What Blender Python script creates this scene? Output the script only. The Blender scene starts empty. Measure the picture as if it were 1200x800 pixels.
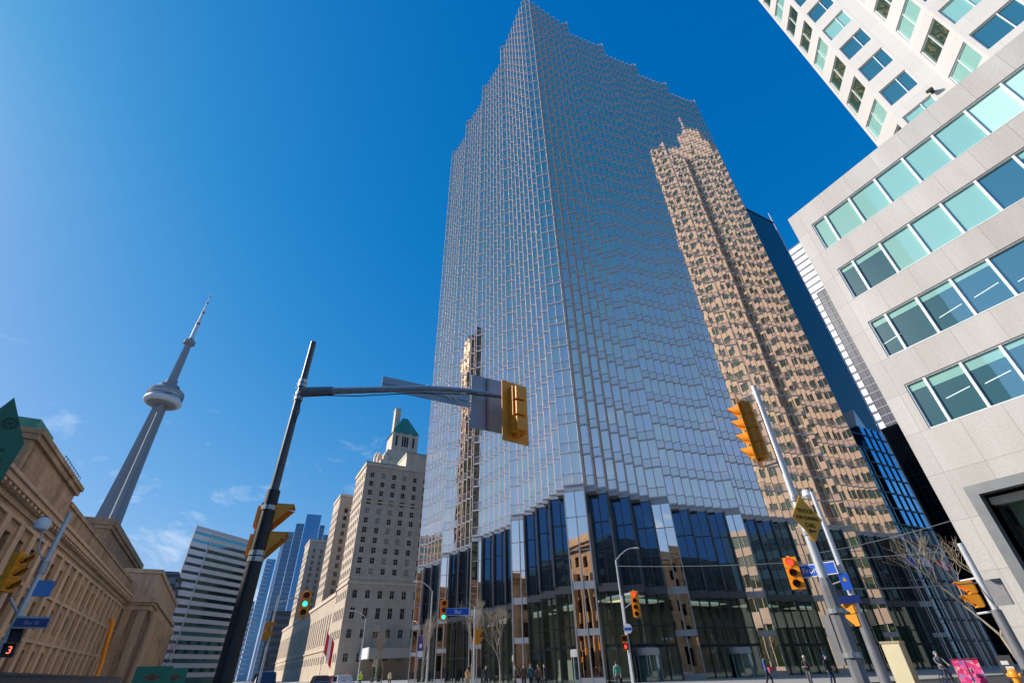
import bpy, bmesh, math, random
from mathutils import Vector, Matrix
random.seed(7)
R = math.radians
scene = bpy.context.scene
col = scene.collection

# ---------------------------------------------------------------- camera
cam_d = bpy.data.cameras.new('camera')
cam = bpy.data.objects.new('camera', cam_d)
col.objects.link(cam)
cam_d.sensor_width = 36.0
cam_d.lens = 16.5
cam_d.clip_start = 0.1
cam_d.clip_end = 6000
right = Vector((0.4616325, 0.8867452, -0.0240505))
down = Vector((-0.5193637, 0.2481984, -0.8177157))
fwd = Vector((-0.7191361, 0.3899751, 0.5751197))
m = Matrix((right, -down, -fwd)).transposed().to_4x4()
m.translation = Vector((0, 0, 1.4))
cam.matrix_world = m
scene.camera = cam

# ---------------------------------------------------------------- sky and sun
SUN_AZ, SUN_EL = 214.0, 32.0          # compass bearing in street-grid degrees (north = +Y)
w = bpy.data.worlds.new('World')
scene.world = w
w.use_nodes = True
nt = w.node_tree
nt.nodes.clear()
out = nt.nodes.new('ShaderNodeOutputWorld')
bg = nt.nodes.new('ShaderNodeBackground')
sky = nt.nodes.new('ShaderNodeTexSky')
sky.sky_type = 'NISHITA'
sky.sun_disc = False
sky.sun_elevation = R(SUN_EL)
sky.sun_rotation = R(SUN_AZ)
sky.altitude = 0
sky.air_density = 1.0
sky.dust_density = 0.6
sky.ozone_density = 3.0
tc = nt.nodes.new('ShaderNodeTexCoord')
sep = nt.nodes.new('ShaderNodeSeparateXYZ')
hsv = nt.nodes.new('ShaderNodeHueSaturation')
hsv.inputs['Saturation'].default_value = 1.0
hsv.inputs['Value'].default_value = 1.0
bg.inputs['Strength'].default_value = 0.120
# thin wisps of cloud low in the sky
mp = nt.nodes.new('ShaderNodeMapping')
mp.inputs['Scale'].default_value = (5.0, 5.0, 11.0)
nz = nt.nodes.new('ShaderNodeTexNoise')
nz.inputs['Scale'].default_value = 1.7
nz.inputs['Detail'].default_value = 9
nz.inputs['Roughness'].default_value = 0.62
nz.inputs['Distortion'].default_value = 0.5
cr = nt.nodes.new('ShaderNodeValToRGB')
cr.color_ramp.elements[0].position = 0.57
cr.color_ramp.elements[0].color = (0, 0, 0, 1)
cr.color_ramp.elements[1].position = 0.80
cr.color_ramp.elements[1].color = (1, 1, 1, 1)
mr = nt.nodes.new('ShaderNodeMapRange')
mr.inputs['From Min'].default_value = 0.47
mr.inputs['From Max'].default_value = 0.22
mr.inputs['To Min'].default_value = 0.0
mr.inputs['To Max'].default_value = 0.75
mul = nt.nodes.new('ShaderNodeMath')
mul.operation = 'MULTIPLY'
mix = nt.nodes.new('ShaderNodeMixRGB')
mix.inputs[2].default_value = (7.0, 7.6, 8.3, 1)
L = nt.links.new
# deep clear-winter blue: take some red out of the sky where it is bluest
ssep = nt.nodes.new('ShaderNodeSeparateColor'); scmb = nt.nodes.new('ShaderNodeCombineColor')
def wm(op, a, b):
    n_ = nt.nodes.new('ShaderNodeMath'); n_.operation = op
    for i_, q_ in ((0, a), (1, b)):
        if isinstance(q_, float): n_.inputs[i_].default_value = q_
        else: nt.links.new(q_, n_.inputs[i_])
    return n_.outputs[0]
L(sky.outputs[0], ssep.inputs[0])
L(tc.outputs['Generated'], sep.inputs[0])
r0 = wm('MAXIMUM', wm('SUBTRACT', wm('SUBTRACT', wm('MULTIPLY', ssep.outputs[0], 0.56), wm('MULTIPLY', ssep.outputs[2], 0.143)), 0.045), 0.0)
lowf = wm('ADD', 0.9, wm('MULTIPLY', wm('MAXIMUM', wm('SUBTRACT', 0.73, sep.outputs['Z']), 0.0), 3.4))
L(wm('MULTIPLY', r0, wm('MINIMUM', lowf, 2.25)), scmb.inputs[0])
L(wm('MULTIPLY', wm('POWER', wm('MULTIPLY', ssep.outputs[1], 1.02), 0.8), 0.98), scmb.inputs[1])
L(wm('MULTIPLY', wm('POWER', wm('MULTIPLY', ssep.outputs[2], 1.34), 0.47), 2.15), scmb.inputs[2])
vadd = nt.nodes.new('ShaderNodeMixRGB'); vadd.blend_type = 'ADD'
vadd.inputs[2].default_value = (0.95, 1.05, 1.9, 1)     # pale glow added to the unseen south-east sky to brighten the glass reflections
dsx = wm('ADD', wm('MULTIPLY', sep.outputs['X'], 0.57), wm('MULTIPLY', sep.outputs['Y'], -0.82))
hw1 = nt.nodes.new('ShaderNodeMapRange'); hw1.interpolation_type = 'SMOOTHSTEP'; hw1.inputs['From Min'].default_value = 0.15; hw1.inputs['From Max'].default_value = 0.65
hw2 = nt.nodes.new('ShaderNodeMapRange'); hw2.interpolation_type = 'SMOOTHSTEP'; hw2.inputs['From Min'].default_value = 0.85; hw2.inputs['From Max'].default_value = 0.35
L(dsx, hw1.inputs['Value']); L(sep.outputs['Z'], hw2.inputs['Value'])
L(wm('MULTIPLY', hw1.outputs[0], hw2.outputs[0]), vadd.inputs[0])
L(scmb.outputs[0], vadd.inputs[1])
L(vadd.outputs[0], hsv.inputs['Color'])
L(tc.outputs['Generated'], mp.inputs['Vector'])
L(mp.outputs[0], nz.inputs['Vector'])
L(nz.outputs[0], cr.inputs[0])
L(sep.outputs['Z'], mr.inputs['Value'])
L(cr.outputs[0], mul.inputs[0])
L(mr.outputs[0], mul.inputs[1])
L(mul.outputs[0], mix.inputs[0])
hz = nt.nodes.new('ShaderNodeMapRange')
hz.inputs['From Min'].default_value = 0.16
hz.inputs['From Max'].default_value = 0.0
hz.inputs['To Max'].default_value = 0.75
hmix = nt.nodes.new('ShaderNodeMixRGB')
hmix.inputs[2].default_value = (2.7, 4.5, 6.3, 1)
L(sep.outputs['Z'], hz.inputs['Value'])
L(hz.outputs[0], hmix.inputs[0])
L(hsv.outputs[0], hmix.inputs[1])
L(hmix.outputs[0], mix.inputs[1])
L(mix.outputs[0], bg.inputs['Color'])
L(bg.outputs[0], out.inputs['Surface'])

sd = bpy.data.lights.new('sun', 'SUN')
sd.energy = 4.9
sd.angle = R(0.53)
sd.color = (1.0, 0.93, 0.83)
sun = bpy.data.objects.new('sun', sd)
col.objects.link(sun)
sv = Vector((math.sin(R(SUN_AZ)) * math.cos(R(SUN_EL)), math.cos(R(SUN_AZ)) * math.cos(R(SUN_EL)), math.sin(R(SUN_EL))))
sun.rotation_euler = sv.to_track_quat('Z', 'Y').to_euler()
sun.location = sv * 300

vs = scene.view_settings
vs.view_transform = 'Standard'
vs.look = 'None'
vs.exposure = 0.16
vs.gamma = 1.0
cy = scene.cycles
cy.max_bounces = 10
cy.glossy_bounces = 6
cy.transmission_bounces = 6
cy.transparent_max_bounces = 8
cy.caustics_reflective = True
cy.blur_glossy = 0.5
cy.sample_clamp_indirect = 40.0
try:
    cy.use_denoising = True
    cy.denoiser = 'OPENIMAGEDENOISE'
except Exception:
    pass

# ---------------------------------------------------------------- materials
def _nodes(name):
    mt = bpy.data.materials.new(name)
    mt.use_nodes = True
    t = mt.node_tree
    return mt, t, t.nodes['Principled BSDF']

def wallco(t):
    """a (along-wall, height) coordinate for axis aligned walls"""
    g = t.nodes.new('ShaderNodeNewGeometry')
    s = t.nodes.new('ShaderNodeSeparateXYZ')
    a = t.nodes.new('ShaderNodeMath'); a.operation = 'ADD'
    c = t.nodes.new('ShaderNodeCombineXYZ')
    t.links.new(g.outputs['Position'], s.inputs[0])
    t.links.new(s.outputs['X'], a.inputs[0]); t.links.new(s.outputs['Y'], a.inputs[1])
    t.links.new(a.outputs[0], c.inputs['X']); t.links.new(s.outputs['Z'], c.inputs['Y'])
    return c.outputs[0], g.outputs['Position']

def mat(name, rgb, rough=0.7, metal=0.0, var=0.12, scale=1.5, bump=0.0, emit=0.0, spec=0.5, streak=False):
    mt, t, p = _nodes(name)
    p.inputs['Roughness'].default_value = rough
    p.inputs['Metallic'].default_value = metal
    p.inputs['Specular IOR Level'].default_value = spec
    if emit:
        p.inputs['Base Color'].default_value = (*rgb, 1)
        p.inputs['Emission Color'].default_value = (*rgb, 1)
        p.inputs['Emission Strength'].default_value = emit
        return mt
    co = t.nodes.new('ShaderNodeNewGeometry')
    mpn = t.nodes.new('ShaderNodeMapping')
    if streak:
        mpn.inputs['Scale'].default_value = (1, 1, 0.15)
    n = t.nodes.new('ShaderNodeTexNoise')
    n.inputs['Scale'].default_value = scale
    n.inputs['Detail'].default_value = 6
    n.inputs['Roughness'].default_value = 0.6
    r = t.nodes.new('ShaderNodeValToRGB')
    r.color_ramp.elements[0].position = 0.3
    r.color_ramp.elements[1].position = 0.7
    r.color_ramp.elements[0].color = (*[c * (1 - var) for c in rgb], 1)
    r.color_ramp.elements[1].color = (*[min(1, c * (1 + var)) for c in rgb], 1)
    t.links.new(co.outputs['Position'], mpn.inputs[0])
    t.links.new(mpn.outputs[0], n.inputs['Vector'])
    t.links.new(n.outputs[0], r.inputs[0])
    t.links.new(r.outputs[0], p.inputs['Base Color'])
    if bump:
        b = t.nodes.new('ShaderNodeBump')
        b.inputs['Strength'].default_value = bump
        b.inputs['Distance'].default_value = 0.03
        t.links.new(n.outputs[0], b.inputs['Height'])
        t.links.new(b.outputs[0], p.inputs['Normal'])
    return mt

def stone(name, rgb, bw, bh, joint=0.012, rough=0.75, var=0.06, offset=0.0, grain=0.10, dark=0.55, gscale=6.0, org=(0, 0), stain=0.0):
    """stone blocks with joints"""
    mt, t, p = _nodes(name)
    p.inputs['Roughness'].default_value = rough
    v, pos = wallco(t)
    mpn = t.nodes.new('ShaderNodeMapping')
    mpn.inputs['Location'].default_value = (-org[0], -org[1], 0)
    b = t.nodes.new('ShaderNodeTexBrick')
    b.offset = offset
    b.inputs['Scale'].default_value = 1.0
    b.inputs['Brick Width'].default_value = bw
    b.inputs['Row Height'].default_value = bh
    b.inputs['Mortar Size'].default_value = joint
    b.inputs['Mortar Smooth'].default_value = 0.1
    b.inputs['Color1'].default_value = (*[c * (1 - var) for c in rgb], 1)
    b.inputs['Color2'].default_value = (*[min(1, c * (1 + var)) for c in rgb], 1)
    b.inputs['Mortar'].default_value = (*[c * dark for c in rgb], 1)
    n = t.nodes.new('ShaderNodeTexNoise')
    n.inputs['Scale'].default_value = gscale
    n.inputs['Detail'].default_value = 8
    n.inputs['Roughness'].default_value = 0.7
    r = t.nodes.new('ShaderNodeValToRGB')
    r.color_ramp.elements[0].position = 0.3
    r.color_ramp.elements[1].position = 0.7
    lo = 1 - grain * 2
    r.color_ramp.elements[0].color = (lo, lo, lo, 1)
    r.color_ramp.elements[1].color = (1, 1, 1, 1)
    mx = t.nodes.new('ShaderNodeMixRGB')
    mx.blend_type = 'MULTIPLY'
    mx.inputs[0].default_value = 1
    t.links.new(v, mpn.inputs[0])
    t.links.new(mpn.outputs[0], b.inputs['Vector'])
    t.links.new(pos, n.inputs['Vector'])
    t.links.new(n.outputs[0], r.inputs[0])
    t.links.new(b.outputs['Color'], mx.inputs[1])
    t.links.new(r.outputs[0], mx.inputs[2])
    src = mx.outputs[0]
    if stain:
        m2 = t.nodes.new('ShaderNodeMapping')
        m2.inputs['Scale'].default_value = (0.35, 0.35, 0.06)
        n2 = t.nodes.new('ShaderNodeTexNoise')
        n2.inputs['Scale'].default_value = 1.0
        n2.inputs['Detail'].default_value = 7
        n2.inputs['Roughness'].default_value = 0.65
        r2 = t.nodes.new('ShaderNodeValToRGB')
        r2.color_ramp.elements[0].position = 0.38
        r2.color_ramp.elements[1].position = 0.66
        s = 1 - stain
        r2.color_ramp.elements[0].color = (s, s * 0.97, s * 0.93, 1)
        r2.color_ramp.elements[1].color = (1, 1, 1, 1)
        mx2 = t.nodes.new('ShaderNodeMixRGB')
        mx2.blend_type = 'MULTIPLY'
        mx2.inputs[0].default_value = 1
        t.links.new(pos, m2.inputs[0]); t.links.new(m2.outputs[0], n2.inputs['Vector'])
        t.links.new(n2.outputs[0], r2.inputs[0])
        t.links.new(src, mx2.inputs[1]); t.links.new(r2.outputs[0], mx2.inputs[2])
        src = mx2.outputs[0]
    t.links.new(src, p.inputs['Base Color'])
    bp = t.nodes.new('ShaderNodeBump')
    bp.inputs['Strength'].default_value = 0.25
    bp.inputs['Distance'].default_value = 0.02
    t.links.new(n.outputs[0], bp.inputs['Height'])
    t.links.new(bp.outputs[0], p.inputs['Normal'])
    return mt

def mirror(name, rgb, rgb2, rough=0.02, wave=0.0, wscale=0.25, rgb3=None, veil=0.0):
    """coated curtain-wall glass: a tinted mirror whose tint varies a little pane by pane"""
    mt, t, p = _nodes(name)
    g = t.nodes.new('ShaderNodeNewGeometry')
    r = t.nodes.new('ShaderNodeValToRGB')
    r.color_ramp.elements[0].color = (*rgb, 1)
    r.color_ramp.elements[1].color = (*rgb2, 1)
    if rgb3:
        e_ = r.color_ramp.elements.new(0.55); e_.color = (*rgb3, 1)
    t.links.new(g.outputs['Random Per Island'], r.inputs[0])
    t.links.new(r.outputs[0], p.inputs['Base Color'])
    p.inputs['Metallic'].default_value = 1.0
    if veil:     # lavender matt layer over the mirror, standing in for paler sky reflections
        df = t.nodes.new('ShaderNodeBsdfDiffuse')
        df.inputs['Color'].default_value = (0.62, 0.60, 0.68, 1)
        vm = t.nodes.new('ShaderNodeMixShader')
        vm.inputs[0].default_value = veil
        t.links.new(p.outputs[0], vm.inputs[1]); t.links.new(df.outputs[0], vm.inputs[2])
        t.links.new(vm.outputs[0], t.nodes['Material Output'].inputs['Surface'])
    p.inputs['Roughness'].default_value = rough
    if wave:
        n = t.nodes.new('ShaderNodeTexNoise')
        n.inputs['Scale'].default_value = wscale
        n.inputs['Detail'].default_value = 1
        b = t.nodes.new('ShaderNodeBump')
        b.inputs['Strength'].default_value = 1.0
        b.inputs['Distance'].default_value = wave
        t.links.new(g.outputs['Position'], n.inputs['Vector'])
        t.links.new(n.outputs[0], b.inputs['Height'])
        t.links.new(b.outputs[0], p.inputs['Normal'])
    return mt

def pane(name, body, coat, fac=0.35, rough=0.03, wave=0.004):
    """window glass seen from outside: dark body under a tinted reflective coat"""
    mt, t, p = _nodes(name)
    g = t.nodes.new('ShaderNodeNewGeometry')
    n = t.nodes.new('ShaderNodeTexNoise')
    n.inputs['Scale'].default_value = 0.35
    n.inputs['Detail'].default_value = 2
    b = t.nodes.new('ShaderNodeBump')
    b.inputs['Strength'].default_value = 1.0
    b.inputs['Distance'].default_value = wave
    t.links.new(g.outputs['Position'], n.inputs['Vector'])
    t.links.new(n.outputs[0], b.inputs['Height'])
    p.inputs['Base Color'].default_value = (*body, 1)
    p.inputs['Roughness'].default_value = 0.25
    gl = t.nodes.new('ShaderNodeBsdfGlossy')
    gl.inputs['Color'].default_value = (*coat, 1)
    gl.inputs['Roughness'].default_value = rough
    lw = t.nodes.new('ShaderNodeLayerWeight')
    lw.inputs['Blend'].default_value = 0.25
    mr = t.nodes.new('ShaderNodeMapRange')
    mr.inputs['To Min'].default_value = fac
    mr.inputs['To Max'].default_value = 1.0
    ms = t.nodes.new('ShaderNodeMixShader')
    t.links.new(lw.outputs['Fresnel'], mr.inputs['Value'])
    t.links.new(mr.outputs[0], ms.inputs[0])
    t.links.new(p.outputs[0], ms.inputs[1])
    t.links.new(gl.outputs[0], ms.inputs[2])
    t.links.new(b.outputs[0], gl.inputs['Normal'])
    t.links.new(ms.outputs[0], t.nodes['Material Output'].inputs['Surface'])
    return mt

def clear_glass(name, tint, fac=0.12):
    mt, t, p = _nodes(name)
    tr = t.nodes.new('ShaderNodeBsdfTransparent')
    tr.inputs['Color'].default_value = (*tint, 1)
    gl = t.nodes.new('ShaderNodeBsdfGlossy')
    gl.inputs['Color'].default_value = (0.8, 0.95, 0.92, 1)
    gl.inputs['Roughness'].default_value = 0.02
    lw = t.nodes.new('ShaderNodeLayerWeight')
    lw.inputs['Blend'].default_value = 0.2
    mr = t.nodes.new('ShaderNodeMapRange')
    mr.inputs['To Min'].default_value = fac
    ms = t.nodes.new('ShaderNodeMixShader')
    t.links.new(lw.outputs['Fresnel'], mr.inputs['Value'])
    t.links.new(mr.outputs[0], ms.inputs[0])
    t.links.new(tr.outputs[0], ms.inputs[1]); t.links.new(gl.outputs[0], ms.inputs[2])
    t.links.new(ms.outputs[0], t.nodes['Material Output'].inputs['Surface'])
    return mt

M = {}
M['asphalt'] = mat('asphalt', (0.05, 0.05, 0.052), 0.9, var=0.25, scale=3, bump=0.3)
M['concrete'] = mat('concrete_paving', (0.33, 0.32, 0.30), 0.85, var=0.15, scale=0.8, bump=0.2)
M['ground'] = mat('ground_earth', (0.14, 0.14, 0.13), 0.95, var=0.2, scale=0.05)
M['paint'] = mat('road_paint', (0.75, 0.75, 0.72), 0.7, var=0.1, scale=4)
M['gold'] = mirror('gold_mirror_glass', (1.0, 0.74, 0.50), (1.0, 0.69, 0.57), 0.018, 0.006, 0.22, (1.0, 0.72, 0.53), 0.08)
M['gold_spandrel'] = mirror('gold_spandrel_glass', (0.94, 0.68, 0.48), (0.94, 0.66, 0.53), 0.05, 0.006, 0.22, (0.94, 0.67, 0.5), 0.14)
M['gold_base'] = mirror('gold_mirror_glass_low', (0.90, 0.70, 0.55), (0.95, 0.74, 0.60), 0.012, 0.004, 0.35)
M['alu'] = mat('silver_mullion', (0.47, 0.50, 0.55), 0.5, 0.1, var=0.05, scale=2)
M['fascia'] = mat('grey_metal_fascia', (0.36, 0.37, 0.39), 0.45, 0.3, var=0.08, scale=1.2)
M['fin'] = mat('dark_grey_fin', (0.085, 0.09, 0.10), 0.45, 0.3, var=0.1, scale=2)
M['black'] = mat('black_metal', (0.012, 0.012, 0.013), 0.5, 0.0, var=0.2, scale=3)
M['soffit'] = mat('dark_soffit', (0.035, 0.035, 0.04), 0.7, var=0.1)
M['bluedark'] = pane('recessed_dark_glass', (0.006, 0.008, 0.012), (0.20, 0.58, 1.0), 0.10, 0.012, 0.004)
M['lobby'] = clear_glass('lobby_glass', (0.50, 0.66, 0.62), 0.16)
M['granite'] = stone('white_granite', (0.55, 0.53, 0.50), 1.75, 2.2, 0.014, 0.6, 0.08, 0.0, 0.10, 0.66, 9.0, (-10.08, 11.25), 0.17)
M['granite_t'] = stone('white_granite_tower', (0.60, 0.58, 0.545), 1.9, 2.25, 0.012, 0.6, 0.03, 0.0, 0.06, 0.75, 9.0)
M['whiteframe'] = mat('white_window_frame', (0.78, 0.78, 0.77), 0.4, var=0.03)
M['teal'] = pane('teal_office_glass', (0.026, 0.125, 0.165), (0.42, 0.72, 0.80), 0.25, 0.015, 0.004)
M['mint'] = pane('green_glass_with_blind', (0.26, 0.52, 0.46), (0.55, 0.85, 0.85), 0.16, 0.03, 0.003)
M['mintpale'] = pane('green_glass_with_pale_blind', (0.52, 0.80, 0.70), (0.6, 0.9, 0.85), 0.12, 0.03, 0.003)
M['greendark'] = pane('dark_green_glass', (0.012, 0.045, 0.030), (0.55, 0.75, 0.55), 0.28, 0.02, 0.004)
M['steel'] = mat('galvanised_steel', (0.42, 0.43, 0.44), 0.38, 0.7, var=0.12, scale=6)
M['steel_pale'] = mat('pale_painted_steel', (0.55, 0.57, 0.59), 0.4, 0.3, var=0.1, scale=5)
M['dark_pole'] = mat('dark_weathered_pole', (0.085, 0.085, 0.09), 0.45, 0.2, var=0.25, scale=5, streak=True)
M['grey_pole'] = mat('grey_painted_pole', (0.20, 0.20, 0.21), 0.5, 0.2, var=0.12, scale=4)
M['signback'] = mat('bare_aluminium_sign_back', (0.27, 0.35, 0.43), 0.5, 0.2, var=0.06, scale=3)
M['yellow'] = mat('yellow_signal_enamel', (0.85, 0.31, 0.014), 0.42, var=0.08, scale=5)
M['faint_print'] = mat('faded_brown_print', (0.16, 0.08, 0.012), 0.6)
M['amber'] = mat('amber_sign_sheet', (0.78, 0.37, 0.014), 0.45, var=0.06, scale=6)
M['lens_off'] = mat('dark_lens', (0.03, 0.02, 0.015), 0.25, var=0.2)
M['lens_red'] = mat('lit_red_lens', (1.0, 0.06, 0.04), emit=1.6)
M['lens_green'] = mat('lit_green_lens', (0.05, 0.95, 0.72), emit=1.4)
M['lens_hand'] = mat('lit_red_numeral', (1.0, 0.16, 0.08), emit=1.8)
M['blue_sign'] = mat('blue_sign_face', (0.02, 0.11, 0.55), 0.4, var=0.05)
M['navy_sign'] = mat('dark_blue_sign_face', (0.012, 0.03, 0.16), 0.4, var=0.05)
M['white'] = mat('white_sheet', (0.78, 0.78, 0.78), 0.5, var=0.03)
M['green_sign'] = mat('dark_green_sheet', (0.02, 0.14, 0.085), 0.5, var=0.1)
M['kiosk_green'] = mat('green_banner_face', (0.55, 0.68, 0.34), 0.55, var=0.1, scale=2)
M['station'] = stone('station_limestone', (0.44, 0.325, 0.205), 2.4, 1.05, 0.018, 0.8, 0.14, 0.5, 0.14, 0.55, 2.5, (0, 0), 0.42)
M['station_trim'] = mat('station_limestone_trim', (0.43, 0.325, 0.215), 0.8, var=0.24, scale=0.8, bump=0.25, streak=True)
M['winglass'] = pane('dark_window_glass', (0.008, 0.008, 0.009), (0.5, 0.55, 0.6), 0.05, 0.04)
M['stwin'] = mat('dark_station_glass', (0.012, 0.010, 0.008), 0.35, var=0.3, scale=0.6, spec=0.2)
M['hotel'] = stone('hotel_limestone', (0.68, 0.555, 0.42), 2.6, 0.95, 0.02, 0.8, 0.06, 0.5, 0.10, 0.7, 2.0, (0, 0), 0.16)
M['hotel_trim'] = mat('hotel_trim_stone', (0.65, 0.535, 0.41), 0.8, var=0.14, scale=0.6, streak=True)
M['copper'] = mat('green_copper_roof', (0.055, 0.26, 0.20), 0.6, var=0.25, scale=0.8, streak=True)
M['cn'] = mat('pale_tower_concrete', (0.25, 0.26, 0.27), 0.85, var=0.10, scale=0.05, streak=True)
M['cn_white'] = mat('white_radome', (0.60, 0.61, 0.63), 0.5, var=0.05, scale=0.1)
M['cn_red'] = mat('red_antenna_band', (0.35, 0.06, 0.05), 0.5, var=0.1)
M['cn_glass'] = pane('deck_glass', (0.02, 0.03, 0.05), (0.5, 0.65, 0.8), 0.3)
M['bluetower'] = pane('blue_tower_glass', (0.012, 0.085, 0.20), (0.16, 0.36, 0.55), 0.40, 0.05)
M['bluetower_d'] = pane('navy_tower_glass', (0.008, 0.016, 0.030), (0.30, 0.48, 0.66), 0.22, 0.04)
M['osl'] = mat('office_strip_light', (0.55, 0.66, 0.62), emit=0.38)
M['skin'] = mat('skin', (0.52, 0.32, 0.23), 0.6, var=0.06)

# ---------------------------------------------------------------- mesh builder
class MB:
    def __init__(s):
        s.v, s.f, s.mi = [], [], []
    def quad(s, *p, mi=0):
        n = len(s.v)
        s.v += [tuple(q) for q in p]
        s.f.append(tuple(range(n, n + len(p)))); s.mi.append(mi)
    def box(s, x0, x1, y0, y1, z0, z1, mi=0):
        s.obox(((x0 + x1) / 2, (y0 + y1) / 2, (z0 + z1) / 2), (abs(x1 - x0) / 2, 0, 0), (0, abs(y1 - y0) / 2, 0), (0, 0, abs(z1 - z0) / 2), mi)
    def obox(s, c, a, b, d, mi=0):
        c, a, b, d = Vector(c), Vector(a), Vector(b), Vector(d)
        if a.cross(b).dot(d) < 0:
            a = -a
        n = len(s.v)
        for k in (-1, 1):
            for i, j in ((-1, -1), (1, -1), (1, 1), (-1, 1)):
                s.v.append(tuple(c + a * i + b * j + d * k))
        for q in ((3, 2, 1, 0), (4, 5, 6, 7), (0, 1, 5, 4), (1, 2, 6, 5), (2, 3, 7, 6), (3, 0, 4, 7)):
            s.f.append(tuple(n + i for i in q)); s.mi.append(mi)
    def tube(s, p0, p1, r0, r1=None, n=10, caps=True, mi=0):
        r1 = r0 if r1 is None else r1
        p0, p1 = Vector(p0), Vector(p1)
        d = (p1 - p0).normalized()
        u = d.orthogonal().normalized(); v = d.cross(u)
        b = len(s.v)
        for p, r in ((p0, r0), (p1, r1)):
            for i in range(n):
                a = 2 * math.pi * i / n
                s.v.append(tuple(p + (u * math.cos(a) + v * math.sin(a)) * r))
        for i in range(n):
            j = (i + 1) % n
            s.f.append((b + i, b + j, b + n + j, b + n + i)); s.mi.append(mi)
        if caps:
            s.f.append(tuple(b + i for i in reversed(range(n)))); s.mi.append(mi)
            s.f.append(tuple(b + n + i for i in range(n))); s.mi.append(mi)
    def path(s, pts, r, n=8, mi=0):
        rs = r if isinstance(r, (list, tuple)) else [r] * len(pts)
        for i in range(len(pts) - 1):
            s.tube(pts[i], pts[i + 1], rs[i], rs[i + 1], n, True, mi)
    def lathe(s, c, prof, n=32, mi=0):
        b = len(s.v)
        cx, cyy, cz = c
        for r, z in prof:
            for i in range(n):
                a = 2 * math.pi * i / n
                s.v.append((cx + r * math.cos(a), cyy + r * math.sin(a), cz + z))
        for k in range(len(prof) - 1):
            for i in range(n):
                j = (i + 1) % n
                s.f.append((b + k * n + i, b + k * n + j, b + (k + 1) * n + j, b + (k + 1) * n + i)); s.mi.append(mi)
        s.f.append(tuple(b + i for i in reversed(range(n)))); s.mi.append(mi)
        k = len(prof) - 1
        s.f.append(tuple(b + k * n + i for i in range(n))); s.mi.append(mi)
    def prism(s, poly, z0, z1, mi=0):
        """vertical prism over a plan polygon given counter-clockwise"""
        b = len(s.v); n = len(poly)
        for z in (z0, z1):
            s.v += [(x, y, z) for x, y in poly]
        for i in range(n):
            j = (i + 1) % n
            s.f.append((b + i, b + j, b + n + j, b + n + i)); s.mi.append(mi)
        s.f.append(tuple(b + n + i for i in range(n))); s.mi.append(mi)
        s.f.append(tuple(b + i for i in reversed(range(n)))); s.mi.append(mi)
    def mesh(s, name, mats, origin=(0, 0, 0), smooth=False):
        me = bpy.data.meshes.new(name)
        o = Vector(origin)
        me.from_pydata([tuple(Vector(v) - o) for v in s.v], [], s.f)
        for m_ in (mats if isinstance(mats, (list, tuple)) else [mats]):
            me.materials.append(m_)
        me.polygons.foreach_set('material_index', s.mi)
        if smooth:
            me.polygons.foreach_set('use_smooth', [True] * len(me.polygons))
            try:
                me.set_sharp_from_angle(angle=R(40))
            except Exception:
                pass
        me.update()
        return me
    def build(s, name, mats, parent=None, smooth=False, origin=None):
        """world-space vertices; the object sits at its thing's base"""
        org = Vector((0, 0, 0))
        if parent is not None:
            q = parent
            while q is not None:
                org = org + q.location; q = q.parent
        elif origin is not None:
            org = Vector(origin)
        o = bpy.data.objects.new(name, s.mesh(name, mats, org, smooth))
        col.objects.link(o)
        if parent is not None:
            o.parent = parent
        elif origin is not None:
            o.location = origin
        return o
    def local(s, name, mats, parent, smooth=False):
        """vertices already in the thing's own space"""
        o = bpy.data.objects.new(name, s.mesh(name, mats, (0, 0, 0), smooth))
        col.objects.link(o); o.parent = parent
        return o

def tag(o, label, cat, group=None):
    o['label'] = label; o['category'] = cat
    if group: o['group'] = group
    return o
def thing(name, label, cat, loc=(0, 0, 0), rz=0.0, group=None):
    o = bpy.data.objects.new(name, None)
    o.empty_display_size = 0.2
    col.objects.link(o)
    o.location = loc; o.rotation_euler = (0, 0, rz)
    return tag(o, label, cat, group)
def structure(o):
    o['kind'] = 'structure'; return o
def stuff(o):
    o['kind'] = 'stuff'; return o
def inst(me, name, parent, loc, rz=0.0):
    o = bpy.data.objects.new(name, me)
    col.objects.link(o); o.parent = parent
    o.location = Vector(loc) - (parent.location if parent.parent is None else Vector((0, 0, 0)))
    o.rotation_euler = (0, 0, rz)
    return o
def text_mesh(body, size, mt, parent, loc, rot, name='lettering', extrude=0.004, align='CENTER'):
    """flat raised lettering, in the parent's own space"""
    cu = bpy.data.curves.new(name, 'FONT')
    cu.body = body; cu.size = size; cu.align_x = align; cu.align_y = 'CENTER'; cu.extrude = extrude
    tmp = bpy.data.objects.new('tmp', cu)
    col.objects.link(tmp)
    me = bpy.data.meshes.new_from_object(tmp.evaluated_get(bpy.context.evaluated_depsgraph_get()))
    bpy.data.objects.remove(tmp)
    bpy.data.curves.remove(cu)
    me.materials.clear(); me.materials.append(mt)
    o = bpy.data.objects.new(name, me)
    col.objects.link(o)
    o.parent = parent; o.location = loc; o.rotation_euler = rot
    return o

def facade(mb, axis, c0, c1, u0, u1, z0, z1, us, zs, mi=0):
    """a wall slab with real openings. axis 'x': wall runs along X between y=c0..c1; 'y': runs along Y between x=c0..c1"""
    def bx(a, b, p, q):
        if b - a < 1e-4 or q - p < 1e-4: return
        if axis == 'x': mb.box(a, b, c0, c1, p, q, mi)
        else: mb.box(c0, c1, a, b, p, q, mi)
    us = sorted(us); zs = sorted(zs)
    prev = u0
    for a, b in us:
        bx(prev, a, z0, z1)
        pz = z0
        for p, q in zs:
            bx(a, b, pz, p); pz = q
        bx(a, b, pz, z1)
        prev = b
    bx(prev, u1, z0, z1)

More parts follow.
